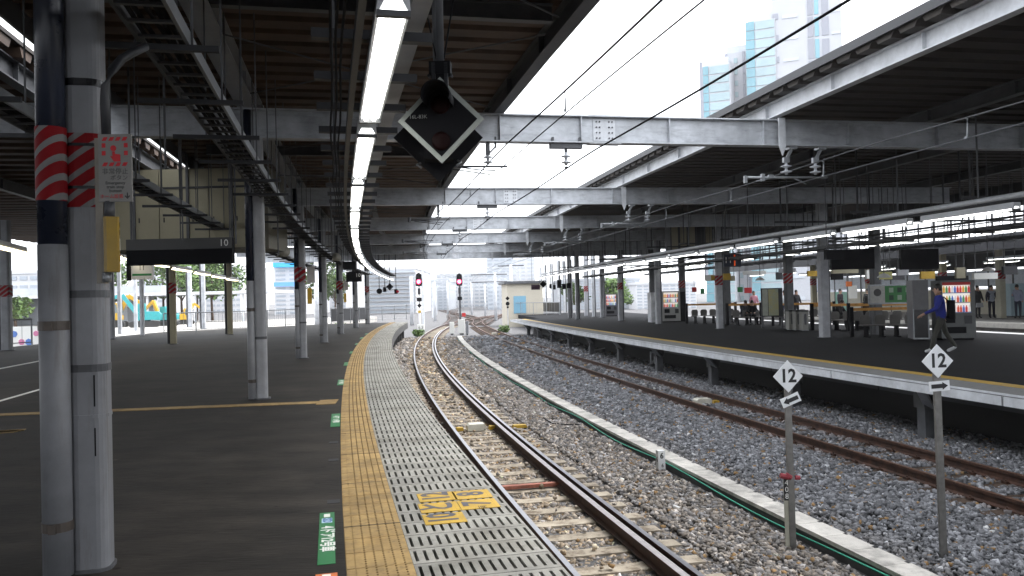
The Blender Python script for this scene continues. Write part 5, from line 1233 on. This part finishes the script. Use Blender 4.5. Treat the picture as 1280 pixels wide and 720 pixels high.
for x in (-.23, .21): q = MB(); q.bb(x, x+.03, -.006, .019, .05, 1.02); q.build('trim', galv, t)
q = MB(); q.bb(-.23, .24, -.007, .019, .05, .098); q.build('trim', galv, t)
p = onz(840, 402.5, ZR); vending(p, R_(8), 'lit vending machine with coloured drinks behind the third front column', mat('vend_beige', (.30, .30, .29), .45, var=.06), None, 1.1, 1.85, 3, 9)
q = MB(); pp = onz(855, 402, ZR); q.bb(-.2, .22, .3, 1.0, 0, 1.8); tag(put(q.mesh('machine_back', black), 'machine_back', None, pp, R_(8)), 'tall black cabinet right of the coloured drinks machine', 'cabinet')
p = onz(822, 403, ZR); q = MB(); q.bb(-.3, .12, .2, .9, 0, 1.8); tag(put(q.mesh('machine_back', steel_w), 'machine_back', None, p, R_(8)), 'tall pale cabinet left of the coloured drinks machine', 'cabinet')
p = onz(765, 395.3, ZR); vending(p, R_(6), 'orange lit vending machine at the far end of the right platform', mat('vend_dark', (.10, .10, .11), .45, var=.06), None, 1.0, 1.8, 3, 8)
# benches
def bench(loc, rz, n_, label, railh=.98, back=True):
    t = thing('bench', label, 'bench', loc, rz, 'seat rows on the right platform'); pitch = .52
    q = MB(); q.prism([(-.17, .45), (-.15, .442), (.15, .442), (.17, .45), (.19, .66), (.15, .76), (.10, .78), (-.10, .78), (-.15, .76), (-.19, .66)], .20, .24); sb = q.mesh('seat_back', seat_g)
    q = MB(); q.slab([(-.22, -.2), (.22, -.2), (.23, .19), (-.23, .19)], .40, .44); ss = q.mesh('seat', seat_g)
    q = MB(); q.bb(-.03, .03, -.03, .25, .04, .399); q.bb(-.035, .035, -.2, .3, 0, .039); lg = q.mesh('leg', black)
    for k in range(n_):
        x = (k-(n_-1)/2)*pitch; put(ss, 'seat', t, (x, 0, 0)); put(sb, 'seat_back', t, (x, 0, 0)); put(lg, 'leg', t, (x, 0, 0))
    L = n_*pitch
    if back:
        q = MB(); q.bb(-L/2-.1, L/2+.1, .42, .50, railh, railh+.10); q.build('lean_rail', wood_o, t)
        for x in (-L/2-.12, L/2+.12): q = MB(); q.bb(x-.06, x+.06, .40, .52, 0, railh+.14); q.build('rail_post', black, t)
    return t
bench(onz(893, 404, ZR), R_(6), 5, 'row of grey seats with orange rail left of the seated people', 1.0)
bench(onz(1055, 412.5, ZR), R_(4), 4, 'row of grey seats with orange rail right of the waste bins', 1.0)
bench(onz(1113, 421, ZR), R_(-4), 4, 'row of grey seats with orange rail below the green poster', .93)
bench(CR.p(31, RO+11, ZR), R_(170), 5, 'row of seats at the back of the platform facing away, nearer one', 1.0)
bench(CR.p(37.5, RO+11, ZR), R_(170), 5, 'row of seats at the back of the platform facing away, farther one', 1.0)
bench(onz(935, 406.5, ZR), R_(6), 3, 'row of seats on which the dark clothed people sit', 1.0)
# green poster stand
p = onz(1115, 418, ZR); t = thing('poster_stand', 'green and white poster board above the seats', 'poster', (p.x+.15, p.y+.2, ZR), R_(-4))
q = MB(); q.bb(-.86, .86, 0, .08, 1.12, 1.86); q.build('frame', galv, t); q = MB(); q.bb(-.80, -.27, -.008, -.001, 1.18, 1.80); q.build('white_sheet', mat('sheet_white', (.42, .42, .40), .5, var=.1, scale=9), t); q = MB(); q.bb(-.265, .80, -.008, -.001, 1.18, 1.80); q.build('green_sheet', mat('sheet_green', (.045, .20, .06), .5, var=.05), t)
for k in range(6): q = MB(); x = -.12+(k % 3)*.3; z = 1.55 if k < 3 else 1.27; q.bb(x, x+.16, -.012, -.009, z, z+.18); q.build('printed_block', mat('print_dark_green', (.02, .05, .03), .5, var=0) if k % 2 else mat('print_pale_green', (.30, .40, .30), .5, var=0), t)
q = MB(); q.cyl((-.54, -.011, 1.56), (-.54, -.0085, 1.56), .14, n=16); q.build('printed_disc', mat('print_dark', (.05, .05, .05), .5, var=0), t)
for x in (-.8, .8): q = MB(); q.bb(x-.03, x+.03, .01, .07, 0, 1.12); q.build('leg', steel_m, t)
# waste bins
for k in range(3):
    p = onz(990.5+k*8.3, 412.5+k*.35, ZR); t = thing('waste_bin', 'grey waste bin with round slot, %s of the three' % ('left', 'middle', 'right')[k], 'bin', p, R_(2), 'three waste bins'); q = MB(); q.bb(-.13, .13, 0, .4, .03, .80); q.build('case', mat('bin_grey', (.26, .26, .24), .45, var=.08), t)
    q = MB(); q.prism([(-.04, .25), (.04, .25), (.06, .5), (.05, .68), (0, .72), (-.05, .68), (-.06, .5)], -.006, -.001); q.build('front_label', steel_m, t); q = MB(); q.bb(-.135, .135, -.02, .42, .802, .87); q.build('lid', steel_d, t); q = MB(); q.bb(-.13, .13, -.015, .3, 0, .029); q.build('foot', galv, t)
# map board
p = onz(966, 410, ZR); t = thing('map_board', 'standing map board with two pale yellow sheets left of the bins', 'map board', p, R_(4)); q = MB(); q.bb(-.50, .50, 0, .08, .52, 1.85); q.build('frame', steel_d, t)
q = MB(); q.bb(-.46, -.20, -.008, -.001, .58, 1.80); q.build('sheet', mat('map_pale', (.40, .42, .36), .4, var=.12, scale=4), t); q = MB(); q.bb(-.17, .30, -.008, -.001, .58, 1.80); q.build('sheet', mat('map_yellow', (.45, .40, .18), .4, var=.2, scale=3, col2=(.36, .42, .36)), t)
for x in (-.46, .46): q = MB(); q.bb(x-.04, x+.04, .0, .08, 0, .519); q.build('leg', steel_m, t)
# railing at right platform end
fence(onz(636, 393.5, ZR), onz(700, 393.5, ZR), 'open railing at the far end of the right platform', pitch=1.0)
fence(onz(676, 391.5, ZR), onz(700, 392.5, ZR), 'dark panelled railing at the far end of the right platform', solid=steel_d)

# ================================================================ PLATFORM BEYOND
m = MB(); m.sweep(CR, [(RO+18.4, ZR), (RO+28, ZR), (RO+28, -1.3), (RO+18.4, -1.3)], 0, 66); p3 = struct(m.build('platform_floor', mat('platform3', (.22, .21, .20), .85, var=.15)))
q = MB(); q.sweep(CR, [(RO+18.3, ZR+.003), (RO+19.2, ZR+.003), (RO+19.2, ZR-.22), (RO+18.3, ZR-.22)], 0, 66); q.build('edge_strip', mat('edge_pale2', (.5, .48, .44), .8, var=.1), p3)
t = thing('platform_roof', 'low pale roof over the platform beyond on the far right', 'roof'); q = MB(); q.sweep(CR, [(RO+18.0, 3.6), (RO+28.5, 3.6), (RO+28.5, 3.75), (RO+18.0, 3.75)], 0, 66); q.build('deck', steel_d, t); q = MB(); q.sweep(CR, [(RO+17.9, 3.2), (RO+17.98, 3.2), (RO+17.98, 3.9), (RO+17.9, 3.9)], 0, 66); q.build('eave_board', steel_d, t)
q = MB(); q.sweep(CR, [(RO+26.6, 2.62), (RO+26.65, 2.62), (RO+26.65, 3.59), (RO+26.6, 3.59)], 14, 66); q.build('back_board', steel_d, t)
for z_ in (4.18, 4.5): q = MB(); q.tube([CR.p(y, RO+18.2, z_) for y in np.arange(8, 64, 2)], .035, 6); q.build('roof_rail', steel_d, t)
q = MB(); q.bb(-.035, .035, -.035, .035, 3.75, 4.9); me = q.mesh('rail_post', steel_d)
for k, y in enumerate(CR.walk(12, 64, 1.35)): put(me, 'rail_post', t, CR.p(y+RNG.normal(0, .15), RO+18.2), 0)
for k, y in enumerate(CR.walk(14, 60, 4.3)): q = MB(); q.tube([CR.p(y, RO+18.2, 4.9), CR.p(y+.5, RO+18.2, 4.2), CR.p(y+.7, RO+18.2, 3.8)], .03, 5); q.build('brace', steel_d, t)
for k, y in enumerate((25.5, 33, 40, 47, 54)): rcol(CR.p(y, RO+20.6), 'cream column on the platform beyond, %s from the right' % ORD[k], .32, True, cream, 3.6)
rcol(at(1252, 398, 41.5), 'cream column with hazard band beside the two people in black', .34, True, mat('cream_pale', (.42, .40, .32), .5, var=.05), 3.6)
for r_ in range(2):
    for k, y in enumerate(CR.walk(22, 62, 5.5)):
        light(CR, y, RO+19.6+r_*4.2, 2.85, 'light under the roof of the platform beyond, %s row, %s from the right' % (('front', 'back')[r_], ORD[k]), 'lights of the platform beyond', diff=False)
t = thing('platform_wall', 'white panelled wall at the back of the platform beyond', 'wall')
for k, y in enumerate(np.arange(20, 66, 2.0)):
    q = MB(); a, b = CR.p(y, RO+26.5), CR.p(y+1.9, RO+26.5); q.bar((a.x, a.y, .75+ZR), (b.x, b.y, .75+ZR), .06, 1.5); q.build('panel', mat('wall_cream', (.52, .49, .40), .6, var=.06) if k % 5 else mat('wall_green', (.20, .42, .33), .5, var=.05), t)
    q = MB(); q.bar((a.x, a.y, 2.15+ZR), (b.x, b.y, 2.15+ZR), .05, .95); q.build('upper_pane', mat('pane_pale', (.55, .60, .68), .3, var=.08), t)
    q = MB(); q.bb(a.x-.05, a.x+.05, a.y-.15, a.y-.05, ZR, 3.3); q.build('mullion', steel_m, t)
for k, (u, v, w, h, c_) in enumerate(((935, 363, .42, .32, 'print_red'), (925, 362, .3, .3, 'sticker_green'), (1061, 355, .34, .3, 'sticker_orange'), (1066, 365, .5, .8, 'print_white'), (868, 362, .3, .3, 'paint_red'), (878, 364, .25, .35, 'sticker_green'))):
    Y_ = 46+k; c = at(u, v, Y_); q = MB(); q.box((0, 0, 0), (w, .08, h)); t = thing('small_poster', ('red notice', 'green notice', 'orange notice', 'tall white notice', 'dark red notice', 'small green notice')[k] + ' on the platform beyond, near the ' + ('seated people', 'map board', 'seat row', 'green poster', 'coloured drinks machine', 'black cabinet')[k], 'notice', c); q.build('board', MATS[c_], t); q = MB(); q.bb(-.012, .012, .05, .07, h/2-.02, 3.6-c.z); q.build('hanging_rod', steel_m, t)
t = thing('service_box', 'pale blue service cabinet at the right edge behind the person in a pale shirt', 'cabinet', at(1276, 396, 43)); t.location.z = ZR; q = MB(); q.bb(-.5, .6, 0, .8, .06, 1.8); q.build('case', mat('box_blue', (.35, .48, .55), .5, var=.05), t); q = MB(); q.bb(-.45, .55, .05, .75, 0, .059); q.build('plinth', steel_d, t)

# ================================================================ PEOPLE
skin = mat('skin', (.45, .27, .19), .5, var=.05); hairm = mat('hair_black', (.012, .010, .010), .5, var=0)
def person(label, loc, rz, J, cloth, h=1.70, scale=1.0, fingers=True, extras=None, group=None):
    """J: joints (x,y,z) for a figure facing -Y with the feet on z=0; cloth: dict of materials."""
    names = list(J); idx = {n_: i for i, n_ in enumerate(names)}
    bones = [('pelvis', 'waist', 'top'), ('waist', 'chest', 'top'), ('chest', 'neck', 'top'), ('neck', 'head0', 'skin'), ('head0', 'head1', 'skin'), ('head1', 'head2', 'skin'),
             ('chest', 'shL', 'top'), ('shL', 'elL', 'sleeve'), ('elL', 'wrL', 'fore'), ('wrL', 'haL', 'skin'), ('chest', 'shR', 'top'), ('shR', 'elR', 'sleeve'), ('elR', 'wrR', 'fore'), ('wrR', 'haR', 'skin'),
             ('pelvis', 'hiL', 'top'), ('hiL', 'knL', 'legs'), ('knL', 'anL', 'legs'), ('anL', 'toL', 'shoe'), ('pelvis', 'hiR', 'top'), ('hiR', 'knR', 'legs'), ('knR', 'anR', 'legs'), ('anR', 'toR', 'shoe')]
    RAD = dict(pelvis=(.165, .125), waist=(.165, .13), chest=(.175, .13), neck=(.06, .06), head0=(.072, .085), head1=(.080, .098), head2=(.055, .07), sh=(.085, .08), el=(.062, .062), wr=(.033, .033), ha=(.03, .022), hi=(.095, .095), kn=(.065, .065), an=(.048, .048), to=(.042, .036))
    me = bpy.data.meshes.new('b'); me.from_pydata([J[n_] for n_ in names], [(idx[a], idx[b]) for a, b, _ in bones], []); ob = bpy.data.objects.new('b', me); COL.objects.link(ob)
    sk = ob.modifiers.new('s', 'SKIN'); sd = me.skin_vertices[0].data
    for n_ in names:
        r = RAD.get(n_) or RAD[n_[:2]]; sd[idx[n_]].radius = (r[0], r[1]); sd[idx[n_]].use_root = (n_ == 'pelvis')
    ss = ob.modifiers.new('u', 'SUBSURF'); ss.levels = 2; ss.render_levels = 2
    dg = bpy.context.evaluated_depsgraph_get(); out = bpy.data.meshes.new_from_object(ob.evaluated_get(dg)); bpy.data.objects.remove(ob)
    keys = ['top', 'sleeve', 'fore', 'legs', 'shoe', 'skin']; out.materials.clear()
    for k in keys: out.materials.append(cloth[k])
    seg = [(Vector(J[a]), Vector(J[b]), keys.index(c_)) for a, b, c_ in bones]; mi = []
    for pl in out.polygons:
        best, bi = 1e9, 0; c_ = pl.center
        for a, b, k in seg:
            d = b-a; t_ = max(0, min(1, (c_-a).dot(d)/max(1e-9, d.length_squared))); dd = (a+d*t_-c_).length
            if dd < best: best, bi = dd, k
        mi.append(bi)
    out.polygons.foreach_set('material_index', mi); out.polygons.foreach_set('use_smooth', [True]*len(mi))
    t = thing('person', label, 'person', loc, rz, group); t.scale = (scale,)*3
    put(out, 'body', t)
    H = Vector(J['head1']); hd = (Vector(J['head2'])-Vector(J['head0'])).normalized()
    q = MB(); q.lathe([(.03, .115), (.06, .10), (.085, .06), (.097, .0), (.093, -.05), (.07, -.085)], n=12); o = q.build('hair', hairm, t, True); o.location = H+hd*.045+Vector((0, .030, 0)); o.scale = (.90, .98, .95)
    q = MB()
    q.add([H+Vector((-.014, -.094, -.03)), H+Vector((.014, -.094, -.03)), H+Vector((0, -.12, -.028)), H+Vector((0, -.097, .02))], [(0, 1, 2), (0, 2, 3), (2, 1, 3)]); q.build('nose', skin, t)
    for s_ in (-1, 1):
        q = MB(); q.lathe([(.012, -.006), (.014, 0), (.012, .006)], n=6); o = q.build('eye', ink, t); o.location = H+Vector((s_*.032, -.088, .012))
        q = MB(); q.lathe([(.01, -.03), (.016, 0), (.012, .03)], n=6); o = q.build('ear', skin, t); o.location = H+Vector((s_*.088, .005, -.005))
    if fingers:
        for sd_ in 'LR':
            w_, h_ = Vector(J['wr'+sd_]), Vector(J['ha'+sd_]); d = (h_-w_).normalized(); a = d.orthogonal().normalized(); b = d.cross(a)
            for k in range(4):
                L = (.075, .085, .08, .06)[k]; c0 = h_ + a*(k-1.5)*.017; q = MB(); q.tube([c0-d*.01, c0+d*L*.5+b*.006, c0+d*L+b*.025], [.009, .008, .006], 5); q.build('finger', skin, t, True)
            c0 = h_-d*.05+a*.03; q = MB(); q.tube([c0, c0+a*.022+d*.025, c0+a*.026+d*.055+b*.01], [.010, .009, .007], 5); q.build('thumb', skin, t, True)
    return t
def stand(stride=0, armL=0, armR=0, lean=0, phone=False, hd=0):
    J = dict(pelvis=(0, 0, .93), waist=(0, -.01, 1.08), chest=(0, -lean*.5, 1.33), neck=(0, -lean, 1.45), head0=(0, -lean-.02-hd*.3, 1.53), head1=(0, -lean-.03-hd, 1.60), head2=(0, -lean-.02-hd, 1.67),
             shL=(.17, -lean*.8, 1.39), shR=(-.17, -lean*.8, 1.39), hiL=(.09, 0, .90), hiR=(-.09, 0, .90))
    for s_, n_, a in ((1, 'L', stride), (-1, 'R', -stride)):
        J['kn'+n_] = (s_*.10, -a*.5-.03*abs(stride)*3, .50); J['an'+n_] = (s_*.10, -a+(.06 if a < 0 else 0), .09+(.06 if a < 0 else 0)); J['to'+n_] = (s_*.11, -a-.15, .045)
    for s_, n_, a in ((1, 'L', armL), (-1, 'R', armR)):
        if phone and n_ == 'R': J['elR'] = (-.24, -.02, 1.13); J['wrR'] = (-.14, -.24, 1.20); J['haR'] = (-.10, -.32, 1.22)
        else: J['el'+n_] = (s_*.24, -a*.35, 1.13); J['wr'+n_] = (s_*.25, -a*.9-.04, .90+abs(a)*.25); J['ha'+n_] = (s_*.25, -a*1.1-.06, .83+abs(a)*.28)
    return J
def sit():
    return dict(pelvis=(0, 0, .50), waist=(0, -.02, .64), chest=(0, -.10, .88), neck=(0, -.18, 1.00), head0=(0, -.23, 1.07), head1=(0, -.26, 1.13), head2=(0, -.27, 1.20), shL=(.17, -.13, .94), shR=(-.17, -.13, .94),
                hiL=(.09, -.03, .50), hiR=(-.09, -.03, .50), knL=(.12, -.45, .50), knR=(-.12, -.45, .50), anL=(.12, -.47, .09), anR=(-.12, -.47, .09), toL=(.13, -.62, .045), toR=(-.13, -.62, .045),
                elL=(.23, -.25, .70), elR=(-.23, -.25, .70), wrL=(.10, -.44, .62), wrR=(-.10, -.44, .62), haL=(.06, -.50, .62), haR=(-.06, -.50, .62))
def cl(top, legs, shoe=(.02, .02, .02), sleeve=None, fore=None):
    f = lambda c_: mat('cloth_%.3f_%.3f_%.3f' % c_, c_, .85, var=.12, scale=12)
    return dict(top=f(top), sleeve=f(sleeve or top), fore=f(fore) if fore else (f(sleeve or top)), legs=f(legs), shoe=f(shoe), skin=skin)
bluec = cl((.02, .03, .24), (.045, .045, .038), (.55, .56, .58))
p = onz(1178, 441.5, ZR)
J = stand(.27, .42, -.15, .05)
person('person in a blue jumper walking past the vending machine with a black bag', p, R_(-108), J, bluec, scale=1.03)
bg_ = thing('shoulder_bag', 'black bag on the back of the person in blue', 'bag', (p.x+.20, p.y-.10, ZR+1.13), R_(-108)); q = MB(); q.slab(rounded(.30, .09, 3), -.24, .24); o = q.build('bag_body', black, bg_); o.scale = (1, .6, 1); q = MB(); q.tube([(-.08, -.02, .2), (-.08, -.14, .32), (-.08, -.28, .2)], .02, 5); q.build('strap', black, bg_)
person('seated person in dark blue-grey clothes, left one of the pair by the map board', onz(929, 406, ZR), R_(20), sit(), cl((.05, .055, .07), (.03, .03, .04)), fingers=False)
person('seated person in black, right one of the pair by the map board', onz(940, 406, ZR), R_(-10), sit(), cl((.012, .012, .014), (.015, .015, .02)), fingers=False)
person('hunched seated person in black right of the tall front column', onz(1047, 411, ZR), R_(35), sit(), cl((.010, .010, .012), (.02, .02, .02)), fingers=False)
def far_person(u, v, Y, rz, label, c_, **k): 
    pp = at(u, v, Y); pp.z = ZR; person(label, pp, rz, stand(**k), c_, fingers=False, group='people on the platform beyond')
far_person(1222.5, 398, 42, R_(15), 'standing person in a black jacket holding a grey bag on the platform beyond', cl((.02, .02, .025), (.015, .015, .02)), armL=.1)
bgb = thing('handbag', 'grey bag held by the standing person in black', 'bag', at(1224.5, 381, 41.75)); q = MB(); q.prism([(-.18, -.13), (.18, -.13), (.15, .1), (-.15, .1)], -.05, .05); q.build('bag_body', steel, bgb); q = MB(); q.tube([(-.08, 0, .1), (-.06, 0, .22), (.06, 0, .22), (.08, 0, .1)], .012, 5); q.build('handle', black, bgb)
far_person(1240, 398.5, 42, R_(-8), 'standing person in a black jacket and pale shirt on the platform beyond', cl((.30, .33, .40), (.015, .015, .03), sleeve=(.02, .02, .04)), armL=.05)
far_person(1273, 398.5, 41, R_(-60), 'person in a pale shirt looking down at the hand at the right edge', cl((.30, .33, .45), (.03, .035, .06)), phone=True, hd=.05)
far_person(996, 400, 46, R_(20), 'person in a black suit standing behind the bins on the platform beyond', cl((.015, .015, .02), (.015, .015, .02)), armL=.1)
far_person(1051, 398, 46, R_(40), 'person in dark clothes standing behind the right seat row', cl((.04, .03, .04), (.015, .015, .02)))
far_person(1086, 401, 42, R_(10), 'person in black standing left of the green poster', cl((.02, .02, .02), (.015, .015, .02)))
far_person(943, 399, 50, R_(0), 'person in a pink top standing above the seated pair', cl((.45, .20, .25), (.03, .03, .05)))
far_person(981, 399, 46, R_(10), 'person in a white shirt beside the map board', cl((.55, .58, .6), (.03, .03, .05)))

dup = {k: v for k, v in LABELS.items() if len(v) > 1}
if dup: print('DUPLICATE LABELS', dup)
print('objects', len(bpy.data.objects))

# ---------------------------------------------------------------- thin haze added to stand in for overexposed glare far off
hz_ = MB(); hz_.bb(-420, 420, -70, 420, -2.4, 160); hzo = struct(put(hz_.mesh('glare_haze', []), 'glare_haze'), 'stuff') if False else None
hm_ = bpy.data.materials.new('glare_haze_air'); hm_.use_nodes = True; nt = hm_.node_tree; nt.nodes.clear()
ho = nt.nodes.new('ShaderNodeOutputMaterial'); pv = nt.nodes.new('ShaderNodeVolumePrincipled'); pv.inputs['Color'].default_value = (.97, .98, 1, 1); pv.inputs['Density'].default_value = .0003; pv.inputs['Anisotropy'].default_value = .2
nt.links.new(pv.outputs[0], ho.inputs['Volume']); struct(hz_.build('glare_haze', hm_), 'stuff')
